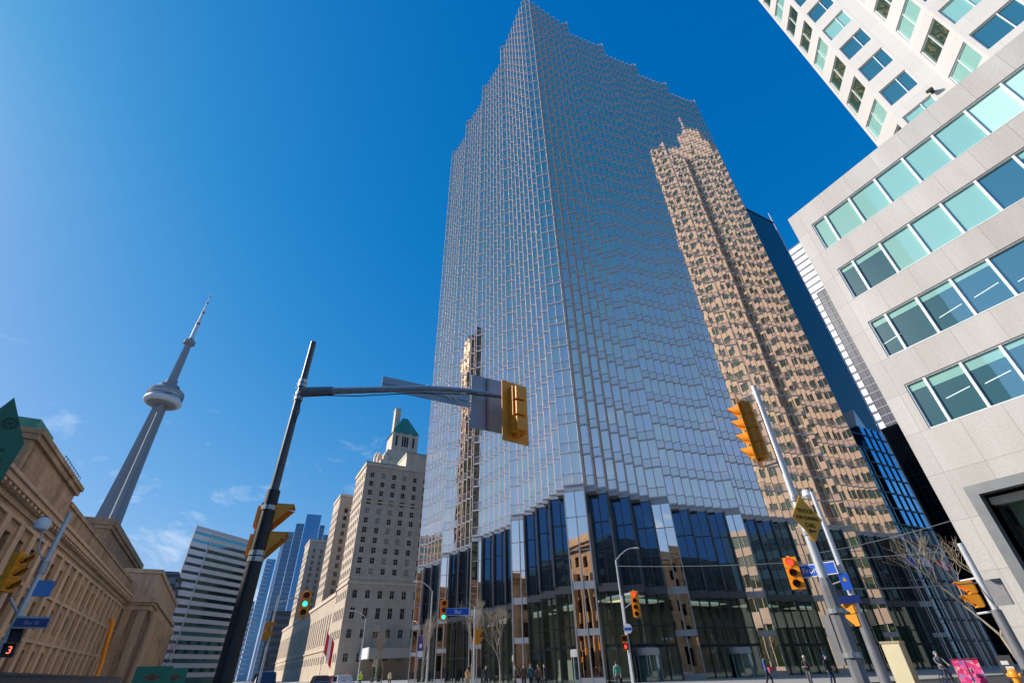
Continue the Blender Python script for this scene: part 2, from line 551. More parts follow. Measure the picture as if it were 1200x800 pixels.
def window_mesh(name, wd, ht, mats, mull=(), trans=(), fr=0.07, dep=0.09):
    """window in local space: faces -Y, centre bottom at origin. mats = (glass, frame)"""
    g = MB(); g.quad((-wd / 2, 0, 0), (wd / 2, 0, 0), (wd / 2, 0, ht), (-wd / 2, 0, ht))
    f = MB()
    f.box(-wd / 2, wd / 2, -dep, 0.01, 0, fr); f.box(-wd / 2, wd / 2, -dep, 0.01, ht - fr, ht)
    f.box(-wd / 2, -wd / 2 + fr, -dep, 0.01, fr, ht - fr); f.box(wd / 2 - fr, wd / 2, -dep, 0.01, fr, ht - fr)
    for x in mull: f.box(x - fr / 2, x + fr / 2, -dep + 0.004, 0.008, fr, ht - fr)
    for z in trans: f.box(-wd / 2 + fr, wd / 2 - fr, -dep + 0.008, 0.006, z - fr / 2, z + fr / 2)
    return g.mesh(name + '_pane', mats[0]), f.mesh(name + '_frame', mats[1])
def put_window(ms, parent, loc, rz, name='window'):
    a = inst(ms[0], name, parent, loc, rz)
    b = bpy.data.objects.new('frame', ms[1])
    col.objects.link(b); b.parent = a
    return a
# ================================================================ GROUND
g = MB(); g.quad((-4000, -4000, -0.02), (4000, -4000, -0.02), (4000, 4000, -0.02), (-4000, 4000, -0.02))
structure(g.build('ground', M['ground']))
g = MB()
g.quad((-700, 3.6, 0.0), (300, 3.6, 0.0), (300, 13.0, 0.0), (-700, 13.0, 0.0))
structure(g.build('front_road', M['asphalt']))
g = MB()
g.quad((-26, 13.0, 0.0), (-12, 13.0, 0.0), (-12, 600, 0.0), (-26, 600, 0.0))
g.quad((-26, -300, 0.0), (-12, -300, 0.0), (-12, 3.6, 0.0), (-26, 3.6, 0.0))
structure(g.build('bay_road', M['asphalt']))
def pave(name, poly):
    g = MB(); g.prism(poly, -0.01, 0.14); structure(g.build(name, M['concrete']))
pave('pavement_northwest', [(-700, 13), (-28, 13), (-26, 15), (-26, 600), (-700, 600)])
pave('pavement_northeast', [(-10, 13), (300, 13), (300, 600), (-12, 600), (-12, 15)])
pave('pavement_southwest', [(-700, -300), (-26, -300), (-26, 1.6), (-28, 3.6), (-700, 3.6)])
pave('pavement_southeast', [(-12, -300), (300, -300), (300, 3.6), (-10, 3.6), (-12, 1.6)])
g = MB()
for k in range(-60, 20):
    x = -40 + k * 9 if k < 0 else -4 + k * 9
    g.quad((x, 8.2, 0.004), (x + 3, 8.2, 0.004), (x + 3, 8.35, 0.004), (x, 8.35, 0.004))
for k in range(7):
    y = 4.2 + k * 1.3
    for x in (-30.5, -11.0):
        g.quad((x, y, 0.004), (x + 3, y, 0.004), (x + 3, y + 0.55, 0.004), (x, y + 0.55, 0.004))
structure(g.build('road_markings', M['paint']))

# ================================================================ GLASS TOWER
P = 1.345
RT = P * 8 / 7
RB = P * 3.4                          # the long return beside every flat pier
RS = (8 * P - RB) / 6
KR = 0.965
S2 = math.sqrt(0.5)
TL = Vector((-S2, -S2)); UU = Vector((-S2, S2))      # tread direction going south-west, return direction going north-west
A0 = Vector((-49.75, 37.0))
H0, H1 = 21.5, 181.0
FLR = 4.43
NFL = int((H1 - H0) / FLR)
rbc = thing('glass_tower', 'tall mirrored skyscraper with stepped zigzag glass faces rising above everything in the middle', 'skyscraper', (-80, 75, 0))

segs = []       # (p, q, ncols, kind) every segment of the zigzag; p->q runs with the outside on its right-hand side going left-to-right
left_pts = [A0.copy()]
p = A0.copy()
left = []
q = p + TL * 2 * P; left.append((p.copy(), q.copy(), 2, 'pier')); p = q
for bay in range(4):
    for i in range(6):
        q = p + UU * (RT if bay == 0 else (RB if i == 0 else RS)); left.append((p.copy(), q.copy(), 1, 'ret')); p = q
        q = p + TL * P; left.append((p.copy(), q.copy(), 1, 'tread')); p = q
    q = p + UU * (RT if bay == 0 else RS); left.append((p.copy(), q.copy(), 1, 'ret')); p = q
    q = p + TL * 2 * P; left.append((p.copy(), q.copy(), 2, 'pier')); p = q
LEND = p.copy()
p = A0.copy()
rightc = []
for bay in range(5):
    for i in range(6):
        q = p + UU * (RT if bay == 0 else (RB if i == 0 else RS)) * KR; rightc.append((p.copy(), q.copy(), 1, 'ret')); p = q
        q = p - TL * P * KR; rightc.append((p.copy(), q.copy(), 1, 'tread')); p = q
    q = p + UU * (RT if bay == 0 else RS) * KR; rightc.append((p.copy(), q.copy(), 1, 'ret')); p = q
    q = p - TL * 2 * P * KR; rightc.append((p.copy(), q.copy(), 2, 'pier')); p = q
REND = p.copy()
# plan outline counter-clockwise: left end -> corner -> right end -> back
outline = [LEND] + [s[0] for s in reversed(left)] + [s[1] for s in rightc]
outline = [(v.x, v.y) for v in outline] + [(REND.x - 4, REND.y + 4), (LEND.x - 3, REND.y + 3), (LEND.x - 6, LEND.y + 6)]

glass = MB(); mul_ = MB()
def panel(mb, a, b, z0, z1, nrm, jit, mi=0):
    """one pane, tilted a hair out of the wall plane"""
    sx = random.gauss(0, jit); sz = random.gauss(0, jit)
    wd = (b - a).length; ht = z1 - z0
    o = []
    for (pt, z, i, j) in ((a, z0, -1, -1), (b, z0, 1, -1), (b, z1, 1, 1), (a, z1, -1, 1)):
        off = nrm * (sx * i * wd / 2 + sz * j * ht / 2 - 0.02)
        o.append((pt.x + off.x, pt.y + off.y, z))
    mb.quad(*o, mi=mi)
for chain, sgn in ((left, 1), (rightc, -1)):
    for (a, b, nc, kind) in chain:
        d = (b - a).normalized()
        nrm = Vector((d.y, -d.x))
        if kind in ('tread', 'pier'):
            nrm = Vector((S2, -S2))
        else:
            nrm = Vector((-S2, -S2)) if sgn == 1 else Vector((S2, S2))
        aa, bb = (a, b)
        if (bb - aa).cross(nrm) if False else ((bb.x - aa.x) * nrm.y - (bb.y - aa.y) * nrm.x) > 0:
            aa, bb = bb, aa
        for c in range(nc):
            pa = aa.lerp(bb, c / nc); pb = aa.lerp(bb, (c + 1) / nc)
            for fl in range(NFL):
                z = H0 + fl * FLR
                panel(glass, pa, pb, z + 1.42, z + FLR, nrm, 0.0018)
                panel(glass, pa, pb, z, z + 1.42, nrm, 0.0018, 1)
        # horizontals
        mid = (aa + bb) / 2; hl = (bb - aa).length / 2
        for fl in range(NFL + 1):
            z = H0 + fl * FLR
            if kind == 'ret':
                continue
            mul_.obox((mid.x + nrm.x * 0.03, mid.y + nrm.y * 0.03, z), (d.x * (hl - 0.005), d.y * (hl - 0.005), 0), (nrm.x * 0.075, nrm.y * 0.075, 0), (0, 0, 0.11))
            if fl < NFL:
                mul_.obox((mid.x + nrm.x * 0.01, mid.y + nrm.y * 0.01, z + 1.42), (d.x * (hl - 0.01), d.y * (hl - 0.01), 0), (nrm.x * 0.05, nrm.y * 0.05, 0), (0, 0, 0.035))
        if kind != 'ret':
            for c in range(nc + 1):
                pt = aa.lerp(bb, c / nc)
                w3 = 0.066
                tri = [(pt.x - d.x * w3 - nrm.x * 0.03, pt.y - d.y * w3 - nrm.y * 0.03), (pt.x + nrm.x * 0.12, pt.y + nrm.y * 0.12), (pt.x + d.x * w3 - nrm.x * 0.03, pt.y + d.y * w3 - nrm.y * 0.03)]
                if (tri[1][0] - tri[0][0]) * (tri[2][1] - tri[0][1]) - (tri[1][1] - tri[0][1]) * (tri[2][0] - tri[0][0]) < 0: tri.reverse()
                mul_.prism(tri, H0, H1)
glass.build('curtain_wall', [M['gold'], M['gold_spandrel']], rbc)
mul_.build('mullion_grid', M['alu'], rbc)
b = MB()
core = [(LEND.x + 4, LEND.y + 5), (A0.x - 3.5, A0.y + 3.5), (REND.x - 5, REND.y - 4), (REND.x - 5, REND.y + 2), (LEND.x + 4, REND.y + 2)]
b.prism(core, H0 + 0.2, H1 - 1)
b.build('core', M['soffit'], rbc)
b = MB()
b.prism(outline, H1 - 0.9, H1 + 0.25)
b.build('roof', M['fascia'], rbc)
b = MB()
# fascia ring + soffit at the foot of the curtain wall
b.prism([(x, y) for x, y in outline], H0 - 0.75, H0 - 0.02)
b.build('fascia', M['fascia'], rbc)

# podium: mirrored piers carried down to the pavement, recessed glazing between them
def pier(a, b):
    d = (b - a).normalized(); nrm = Vector((S2, -S2))
    aa, bb = (a, b)
    if ((bb.x - aa.x) * nrm.y - (bb.y - aa.y) * nrm.x) > 0: aa, bb = bb, aa
    d = (bb - aa).normalized(); wd = (bb - aa).length
    fr = MB(); gl = MB()
    mid = (aa + bb) / 2
    top = H0 - 0.76
    ctr = mid - nrm * 0.62
    fr.obox((ctr.x, ctr.y, top / 2), (d.x * wd / 2, d.y * wd / 2, 0), (nrm.x * 0.58, nrm.y * 0.58, 0), (0, 0, top / 2))
    for zc, hh in ((0.35, 0.35), (4.85, 0.33), (9.55, 0.42), (top - 0.1, 0.1)):
        fr.obox((mid.x + nrm.x * 0.01, mid.y + nrm.y * 0.01, zc), (d.x * (wd / 2 - 0.062), d.y * (wd / 2 - 0.062), 0), (nrm.x * 0.075, nrm.y * 0.075, 0), (0, 0, hh))
    for c in (0, 0.5, 1):
        pt = aa.lerp(bb, c)
        fr.obox((pt.x + nrm.x * 0.02, pt.y + nrm.y * 0.02, top / 2), (d.x * 0.06, d.y * 0.06, 0), (nrm.x * 0.095, nrm.y * 0.095, 0), (0, 0, top / 2 - 0.003))
    for zc in (13.4, 17.3):
        fr.obox((mid.x, mid.y, zc), (d.x * (wd / 2 - 0.062), d.y * (wd / 2 - 0.062), 0), (nrm.x * 0.06, nrm.y * 0.06, 0), (0, 0, 0.045))
    for c in (0, 1):
        pa = aa.lerp(bb, c / 2); pb = aa.lerp(bb, (c + 1) / 2)
        for z0, z1 in ((0.7, 4.52), (5.18, 9.13), (9.97, 13.4), (13.4, 17.3), (17.3, top - 0.2)):
            panel(gl, pa, pb, z0, z1, nrm, 0.0035)
    o = fr.build('podium_pier', M['fascia'], rbc)
    gl.build('mirror_pane', M['gold_base'], o)
for (a, b, nc, kind) in left + rightc:
    if kind == 'pier': pier(a, b)

def recess(chain, k0, sgn, bay):
    """glazing of one bay: three double treads set back under the soffit"""
    start = chain[k0][0]            # end of pier
    tdir = TL if sgn == 1 else -TL
    nrm = Vector((S2, -S2))
    kk_ = 1.0 if sgn == 1 else KR
    st_, ret = (3.3 * kk_, 3.05 * kk_) if bay == 0 else ((RB + 1.25) * kk_, 1.85 * kk_)
    p = start + UU * st_
    soff = H0 - 0.76
    for i in range(3):
        up = MB(); fin = MB(); low = MB(); lf = MB()
        q = p + tdir * (2 * P * kk_)
        aa, bb = p, q
        if ((bb.x - aa.x) * nrm.y - (bb.y - aa.y) * nrm.x) > 0: aa, bb = bb, aa
        d = (bb - aa).normalized(); wd = (bb - aa).length
        mid = (aa + bb) / 2
        for c in range(2):
            pa = aa.lerp(bb, c / 2); pb = aa.lerp(bb, (c + 1) / 2)
            for z0, z1 in ((10.0, 13.6), (13.6, 17.2), (17.2, soff)):
                panel(up, pa, pb, z0, z1, nrm, 0.002)
            low.quad((pa.x, pa.y, 0.14), (pb.x, pb.y, 0.14), (pb.x, pb.y, 9.1), (pa.x, pa.y, 9.1))
        for c in (0.0, 0.5, 1.0):
            pt = aa.lerp(bb, c)
            dep = 0.42 if c != 0.5 else 0.10
            wid = 0.11 if c != 0.5 else 0.05
            fin.obox((pt.x + nrm.x * dep * 0.8, pt.y + nrm.y * dep * 0.8, (soff + 9.9) / 2), (d.x * wid, d.y * wid, 0), (nrm.x * dep, nrm.y * dep, 0), (0, 0, (soff - 9.9) / 2 - 0.003))
            lf.obox((pt.x + nrm.x * 0.03, pt.y + nrm.y * 0.03, 4.6), (d.x * 0.09, d.y * 0.09, 0), (nrm.x * 0.14, nrm.y * 0.14, 0), (0, 0, 4.46))
        for z in (13.6, 17.2):
            fin.obox((mid.x + nrm.x * 0.03, mid.y + nrm.y * 0.03, z), (d.x * (wd / 2 - 0.12), d.y * (wd / 2 - 0.12), 0), (nrm.x * 0.08, nrm.y * 0.08, 0), (0, 0, 0.06))
        fin.obox((mid.x + nrm.x * 0.12, mid.y + nrm.y * 0.12, 9.5), (d.x * wd / 2, d.y * wd / 2, 0), (nrm.x * 0.55, nrm.y * 0.55, 0), (0, 0, 0.42))
        for z in (3.6, 5.6):
            lf.obox((mid.x + nrm.x * 0.02, mid.y + nrm.y * 0.02, z), (d.x * (wd / 2 - 0.1), d.y * (wd / 2 - 0.1), 0), (nrm.x * 0.09, nrm.y * 0.09, 0), (0, 0, 0.16 if z == 3.6 else 0.06))
        r = q + UU * ret
        if i < 3:
            if i == 2: r = q + UU * max(0.6, 8 * P * kk_ - st_ - 2 * ret)
            ret2 = (r - q).length
            rm = (q + r) / 2
            fin.obox((rm.x, rm.y, (9.08 + soff) / 2), (UU.x * ret2 / 2, UU.y * ret2 / 2, 0), (tdir.x * 0.06, tdir.y * 0.06, 0), (0, 0, (soff - 9.08) / 2))
            lf.obox((rm.x, rm.y, 4.55), (UU.x * ret2 / 2, UU.y * ret2 / 2, 0), (tdir.x * 0.05, tdir.y * 0.05, 0), (0, 0, 4.4))
        p = r
        o = up.build('upper_glazing', M['bluedark'], rbc)
        fin.build('fin', M['fin'], o)
        o = low.build('lobby_glazing', M['lobby'], rbc)
        lf.build('frame', M['black'], o)
for bay in range(4): recess(left, 1 + bay * 14, 1, bay)
for bay in range(5): recess(rightc, bay * 14, -1, bay)
# lobby interior
b = MB()
b.prism([(LEND.x + 3, LEND.y + 13), (A0.x - 14, A0.y + 13), (A0.x - 14, REND.y - 2), (LEND.x + 3, REND.y - 2)], 0.14, 20.7)
b.build('lobby_wall', mat('lobby_stone_wall', (0.30, 0.27, 0.21), 0.6, var=0.15, scale=0.5), rbc)
b = MB()
b.prism([(LEND.x + 2.5, LEND.y + 5.5), (A0.x - 4.3, A0.y + 4.3), (REND.x - 5, REND.y - 2), (LEND.x + 2.5, REND.y - 2)], 9.15, 9.9)
b.build('lobby_ceiling', M['soffit'], rbc)
b = MB()
for k in range(5):
    b.box(-100 + k * 11, -94 + k * 11, 43.2, 43.5, 8.9, 9.1)
    b.box(-56.3, -56.0, 46 + k * 12, 52 + k * 12, 8.9, 9.1)
b.build('ceiling_light', mat('lobby_strip_light', (0.75, 0.95, 1.0), emit=0.4), rbc)
b = MB()
for k in range(5):
    b.box(-104 + k * 11, -97 + k * 11, 44.2, 47.5, 9.0, 9.1)
    b.box(-59.5, -56.8, 46 + k * 12.4, 54 + k * 12.4, 9.0, 9.1)
b.build('added_fill_panel', mat('lobby_fill_glow', (1.0, 0.9, 0.72), emit=0.26), rbc)  # glowing panels added to brighten the dark lobby interior
# revolving doors
def revolving(x, y):
    d = MB()
    d.lathe((x, y, 0.14), [(1.45, 2.45), (1.5, 2.5), (1.5, 3.1), (1.4, 3.2)], 24)
    for i in range(8):
        a = i * math.pi / 4
        d.tube((x + 1.42 * math.cos(a), y + 1.42 * math.sin(a), 0.14), (x + 1.42 * math.cos(a), y + 1.42 * math.sin(a), 2.6), 0.05, n=8)
    d.box(x - 1.3, x + 1.3, y - 0.03, y + 0.03, 0.2, 2.5); d.box(x - 0.03, x + 0.03, y - 1.3, y + 1.3, 0.21, 2.49)
    o = d.build('revolving_door', M['fascia'], rbc)
    e = MB(); e.lathe((x, y, 0.15), [(1.40, 0), (1.40, 2.44)], 24)
    e.build('drum_glass', clear_glass('door_glass', (0.45, 0.75, 0.75), 0.2) if 'dg' not in M else M['dg'], o, smooth=True)
M['dg'] = clear_glass('door_glass', (0.40, 0.72, 0.74), 0.22)
for x, y in ((-53.6, 37.2), (-64.4, 38.0), (-69.3, 37.8), (-51.2, 44.5), (-51.2, 60.0)):
    revolving(x, y)

# ================================================================ WHITE GRANITE OFFICE BUILDING
wb = thing('granite_office', 'white granite office block with ribbon windows and a tall set-back tower on the right', 'office building', (15, 60, 0))
X0 = -11.1
rows = [(11.25, 13.89), (15.69, 18.26), (20.10, 22.65), (24.5, 27.0)]
b = MB()
XE = 34.0; YN = 85.0
facade(b, 'x', 30.0, 30.5, X0, XE, 0.14, 28.8, [(-9.93, XE - 1.2)], [(0.14, 8.17)] + rows)
facade(b, 'y', X0, X0 + 0.5, 30.502, YN, 0.14, 28.798, [(31.3, 54.0), (56.0, YN - 1.2)], [(0.9, 8.17)] + rows)
b.box(X0 + 0.502, XE, 30.502, YN, 28.2, 28.7)
b.box(XE - 0.3, XE, 30.502, YN, 0.14, 28.19)
b.build('wall', M['granite'], wb)
b = MB()
b.box(X0 + 1.9, XE - 0.4, 32.6, YN - 0.5, 0.14, 28.1)
b.build('core', mat('office_interior', (0.05, 0.055, 0.06), 0.9), wb)
# ribbon windows, one pane each
def wcell(parent, loc, rz, wd, ht, glass, cache={}):
    k = (round(wd, 2), round(ht, 2), glass)
    if k not in cache:
        cache[k] = window_mesh('ribbon_window', wd, ht, (M[glass], M['whiteframe']), fr=0.06, dep=0.14)
    return put_window(cache[k], parent, loc, rz)
rnd = random.Random(3)
xs = [-9.93, -8.98]
while xs[-1] < XE - 3: xs.append(xs[-1] + 1.69)
for ri, (za, zb) in enumerate(rows):
    for i in range(len(xs) - 1):
        xa, xb = xs[i], xs[i + 1]
        if ri == 3: gl = 'mint' if xa < -1.5 else ('mintpale' if xa < 4 or rnd.random() < 0.6 else 'teal')
        elif ri == 2: gl = 'teal' if i < 2 or 5 <= i < 8 else ('mint' if i < 5 or rnd.random() < 0.5 else 'teal')
        else: gl = 'teal' if rnd.random() < 0.9 else 'mint'
        if xa < 14:
            wo = wcell(wb, ((xa + xb) / 2, 30.2, za), 0, xb - xa, zb - za, gl)
            if gl == 'teal' and rnd.random() < 0.75:
                hb_ = rnd.choice((0.32, 0.4, 0.55)); ww_ = (xb - xa) / 2 - 0.065
                bl_ = MB(); bl_.quad((-ww_, -0.012, zb - za - 0.062 - hb_), (ww_, -0.012, zb - za - 0.062 - hb_), (ww_, -0.012, zb - za - 0.062), (-ww_, -0.012, zb - za - 0.062))
                bl_.local('blind', M['mint'], wo)
            if ri < 2 and gl == 'teal' and rnd.random() < 0.6:
                bl_ = MB(); zz_ = rnd.uniform(0.5, 1.3); bl_.quad((-0.5, -0.012, zz_), (0.62, -0.012, zz_ + 0.14), (0.62, -0.012, zz_ + 0.19), (-0.5, -0.012, zz_ + 0.05))
                bl_.local('office_light', mat('office_strip_light', (0.55, 0.66, 0.62), emit=0.55) if 'osl' not in M else M['osl'], wo)
gl_ = MB(); fr_ = MB()
for (za, zb) in rows:
    gl_.quad((14.3, 30.2, za), (XE - 1.2, 30.2, za), (XE - 1.2, 30.2, zb), (14.3, 30.2, zb))
    for k in range(11): fr_.box(14.3 + k * 1.7, 14.36 + k * 1.7, 30.08, 30.21, za, zb)
    for (ya, yb) in ((31.3, 54.0), (56.0, YN - 1.2)):
        n = int((yb - ya) / 1.69)
        for k in range(n):
            y0 = ya + (yb - ya) * k / n; y1 = ya + (yb - ya) * (k + 1) / n
            gl_.quad((X0 + 0.25, y1, za), (X0 + 0.25, y0, za), (X0 + 0.25, y0, zb), (X0 + 0.25, y1, zb))
            fr_.box(X0 + 0.1, X0 + 0.26, y0 - 0.04, y0 + 0.04, za, zb)
for (ya, yb) in ((31.3, 54.0), (56.0, YN - 1.2)):
    gl_.quad((X0 + 0.3, yb, 0.9), (X0 + 0.3, ya, 0.9), (X0 + 0.3, ya, 8.17), (X0 + 0.3, yb, 8.17))
    for k in range(12): fr_.box(X0 + 0.15, X0 + 0.31, ya + k * 1.9 + 0.3, ya + k * 1.9 + 0.42, 0.9, 8.17)
stuff(gl_.build('ribbon_glazing', M['greendark'], wb))
stuff(fr_.build('ribbon_mullion', M['whiteframe'], wb))
# interior light strips seen through the lower ribbons
lt = MB()
for (za, zb, xa, xb) in ((18.26, 0, -6.9, -5.2), (18.26, 0, -4.8, -2.8), (13.89, 0, -5.8, -3.4), (13.89, 0, -3.2, -1.0), (13.89, 0, -0.8, 1.6), (18.26, 0, -1.0, 1.6)):
    pass
# lobby opening: steel frame, canopy soffit, dark glazing
f = MB()
f.box(-9.93, XE - 1.2, 29.93, 30.42, 7.72, 8.165); f.box(-9.925, -9.5, 29.932, 30.418, 0.14, 7.718)
f.build('lobby_frame', mat('lobby_steel', (0.16, 0.17, 0.18), 0.45, 0.4), wb)
f = MB()
f.box(-9.45, XE - 1.3, 30.6, 32.58, 7.3, 7.6)
f.box(-9.1, XE - 1.4, 31.3, 31.9, 6.3, 7.28)
f.build('lobby_soffit', mat('lobby_soffit_panel', (0.55, 0.53, 0.49), 0.5), wb)
f = MB()
f.quad((-9.4, 31.0, 0.14), (XE - 1.3, 31.0, 0.14), (XE - 1.3, 31.0, 7.29), (-9.4, 31.0, 7.29))
o = f.build('lobby_glass', clear_glass('entrance_glass', (0.35, 0.55, 0.52), 0.12), wb)
f = MB()
for k in range(9): f.box(-9.4 + k * 3.2, -9.3 + k * 3.2, 30.9, 31.08, 0.14, 7.29)
f.build('frame', M['black'], o)
f = MB()
for k in range(6):
    f.box(-8.0 + k * 3.1, -7.3 + k * 3.1, 31.45, 31.6, 6.22, 6.29)
f.build('downlight', mat('lobby_downlight', (1.0, 0.97, 0.9), emit=3.0), wb)
# tower
TF = 4.5
tb = 28.7
poly = [(-6.75, 92.0), (-6.75, 45.75), (-4.0, 43.0), (-0.2, 43.0), (2.3, 40.5), (34.0, 40.5), (34.0, 92.0)]
t = MB()
gs = MB(); fs = MB()
def wall_run(p, q, centres, ww, z0, ztop, sill, hh, visible_to, kinds, tmb, split):
    """a granite wall with a window at each centre on every floor; windows up to visible_to are parts of their own"""
    p, q = Vector(p), Vector(q)
    d = (q - p).normalized(); ln = (q - p).length
    n = Vector((d.y, -d.x))
    th = 0.5
    def bx(a, b2, za, zb):
        if b2 - a < 1e-3 or zb - za < 1e-3: return
        c = p + d * ((a + b2) / 2) - n * (th / 2)
        tmb.obox((c.x, c.y, (za + zb) / 2), (d.x * (b2 - a) / 2, d.y * (b2 - a) / 2, 0), (n.x * th / 2, n.y * th / 2, 0), (0, 0, (zb - za) / 2))
    nf = int((ztop - z0) / TF)
    prev = 0
    rz = math.atan2(d.y, d.x)
    for c in centres:
        a, b2 = c - ww / 2, c + ww / 2
        bx(prev, a, z0, ztop)
        zz = z0
        for k in range(nf):
            zs = z0 + k * TF + sill
            if zs + hh > ztop - 0.3: break
            bx(a, b2, zz, zs); zz = zs + hh
            ctr = p + d * c - n * 0.22
            if zs < visible_to:
                kk = kinds[(k * 7 + int(c * 3)) % len(kinds)]
                ms = window_cache(ww, hh, kk, split)
                put_window(ms, wb, (ctr.x, ctr.y, zs), rz)
            else:
                e = d * (ww / 2)
                gs.quad((ctr.x - e.x, ctr.y - e.y, zs), (ctr.x + e.x, ctr.y + e.y, zs), (ctr.x + e.x, ctr.y + e.y, zs + hh), (ctr.x - e.x, ctr.y - e.y, zs + hh))
                m_ = ctr + n * 0.05
                fs.obox((m_.x, m_.y, zs + hh / 2), (d.x * 0.05, d.y * 0.05, 0), (n.x * 0.06, n.y * 0.06, 0), (0, 0, hh / 2))
        bx(a, b2, zz, ztop)
        prev = b2
    bx(prev, ln, z0, ztop)
_wc = {}
def window_cache(ww, hh, kind, split):
    k = (round(ww, 2), hh, kind)
    if k not in _wc:
        _wc[k] = window_mesh('tower_window', ww, hh, (M[kind], M['whiteframe']), mull=[split * ww - ww / 2], fr=0.07, dep=0.12)
    return _wc[k]
ZV = 92
# west face: two window bays, a dark recessed slot, then more bays (seen mirrored in the glass tower)
wc1 = [2.2 + 4.1 * k for k in range(5)]
wall_run((-6.75, 66.5), (-6.75, 45.75), wc1, 2.7, tb, 200, 1.3, 2.5, 0, ['greendark'], t, 0.5)
wall_run((-6.75, 92.0), (-6.75, 71.5), wc1, 2.7, tb, 205, 1.3, 2.5, 0, ['greendark'], t, 0.5)
wall_run((-4.9, 71.5), (-4.9, 66.5), [1.4, 3.6], 1.9, tb, 206, 0.5, 3.6, 0, ['greendark'], t, 0.5)
wall_run((-6.75, 45.75), (-4.0, 43.0), [1.944], 3.1, tb, 196, 1.45, 2.55, ZV, ['greendark', 'greendark', 'mint'], t, 0.5)
wall_run((-4.0, 43.0), (-0.2, 43.0), [1.42], 2.35, tb, 196, 1.45, 2.55, ZV, ['teal', 'teal', 'mint', 'teal'], t, 0.62)
wall_run((-0.2, 43.0), (2.3, 40.5), [1.82], 2.9, tb, 196, 1.45, 2.55, ZV, ['greendark', 'mint'], t, 0.5)
wall_run((2.3, 40.5), (34.0, 40.5), [1.7 + 4.2 * k for k in range(7)], 2.9, tb, 196, 1.45, 2.55, 60, ['teal', 'teal', 'mint'], t, 0.6)
t.build('tower_wall', M['granite_t'], wb)
stuff(gs.build('tower_glazing', M['greendark'], wb))
stuff(fs.build('tower_mullion', M['whiteframe'], wb))
t = MB()
t.prism([(-6.0, 91.6), (-6.0, 73.0), (-3.8, 70), (-3.8, 68), (-6.0, 66), (-6.0, 46.2), (-3.6, 43.8), (0.1, 43.8), (2.6, 41.3), (33.5, 41.3), (33.5, 91.6)], tb, 195.5)
t.build('tower_core', mat('tower_core_stone', (0.30, 0.29, 0.27), 0.9), wb)
t = MB()
t.box(-5.5, 20, 58, 90, 196.6, 207); t.box(-5.0, 16, 66, 88, 207.01, 219); t.box(-4, 14, 71, 84, 219.01, 231)
t.build('tower_crown', M['granite_t'], wb)
t = MB(); t.box(-3, 10, 74, 80, 231.01, 234); t.build('roof', M['copper'], wb)
t = MB()
t.box(-5.2, -4.75, 44.6, 44.7, 37.5, 37.6); t.box(-1.35, -1.05, 42.5, 42.98, 41.6, 41.75); t.box(-1.5, -1.0, 42.35, 42.55, 41.5, 41.72)
t.build('security_camera', M['black'], wb)

# ================================================================ TOWERS ALONG BAY STREET
def gridmat(name, body, line, cw, ch, mortar, coat=(0.45, 0.6, 0.8), fac=0.25, rough=0.06, cap=1.0):
    mt = pane(name, body, coat, fac, rough)
    t = mt.node_tree
    v, pos = wallco(t)
    br = t.nodes.new('ShaderNodeTexBrick')
    br.offset = 0
    br.inputs['Scale'].default_value = 1
    br.inputs['Brick Width'].default_value = cw; br.inputs['Row Height'].default_value = ch
    br.inputs['Mortar Size'].default_value = mortar
    br.inputs['Color1'].default_value = (*body, 1); br.inputs['Color2'].default_value = (*[c * 1.5 for c in body], 1)
    br.inputs['Mortar'].default_value = (*line, 1)
    t.links.new(v, br.inputs['Vector'])
    t.links.new(br.outputs['Color'], t.nodes['Principled BSDF'].inputs['Base Color'])
    ms = [n for n in t.nodes if n.type == 'MIX_SHADER'][0]
    mr = [n for n in t.nodes if n.type == 'MAP_RANGE'][0]
    mr.inputs['To Max'].default_value = cap
    mu = t.nodes.new('ShaderNodeMath'); mu.operation = 'MULTIPLY'
    inv = t.nodes.new('ShaderNodeMath'); inv.operation = 'SUBTRACT'; inv.inputs[0].default_value = 1
    t.links.new(br.outputs['Fac'], inv.inputs[1])
    t.links.new(mr.outputs[0], mu.inputs[0]); t.links.new(inv.outputs[0], mu.inputs[1])
    t.links.new(mu.outputs[0], ms.inputs[0])
    return mt
def slab_tower(name, label, cat, x0, x1, y0, y1, h, body, bands=None, bmat=None, mulls=0, mmat=None, roofm=None, wings=()):
    th = thing(name, label, cat, ((x0 + x1) / 2, (y0 + y1) / 2, 0))
    b = MB(); b.box(x0, x1, y0, y1, 0.14, h)
    b.build('glass_wall', body, th)
    if bands:
        pitch, ht = bands
        s = MB()
        z = pitch
        while z < h:
            s.box(x0 - 0.15, x1 + 0.15, y0 - 0.15, y1 + 0.15, z - ht, z); z += pitch
        s.build('spandrel_band', bmat, th)
    if mulls:
        s = MB()
        n = int((x1 - x0) / mulls)
        for k in range(n + 1):
            x = x0 + (x1 - x0) * k / n
            s.box(x - 0.12, x + 0.12, y0 - 0.22, y0 - 0.05, 0.14, h)
        n = int((y1 - y0) / mulls)
        for k in range(n + 1):
            y = y0 + (y1 - y0) * k / n
            s.box(x1 + 0.05, x1 + 0.22, y - 0.12, y + 0.12, 0.14, h)
        s.build('mullion', mmat or bmat, th)
    s = MB(); s.box(x0 - 0.2, x1 + 0.2, y0 - 0.2, y1 + 0.2, h, h + 0.6)
    s.build('roof', roofm or M['fin'], th)
    return th
navy = slab_tower('navy_office_tower', 'dark navy gridded office tower rising directly behind the mirrored skyscraper', 'office tower', -110, -62, 132, 153.5, 145,
                  gridmat('navy_grid_glass', (0.006, 0.011, 0.022), (0.028, 0.038, 0.055), 1.5, 3.7, 0.14, (0.35, 0.5, 0.75), 0.02, 0.06, 0.09))
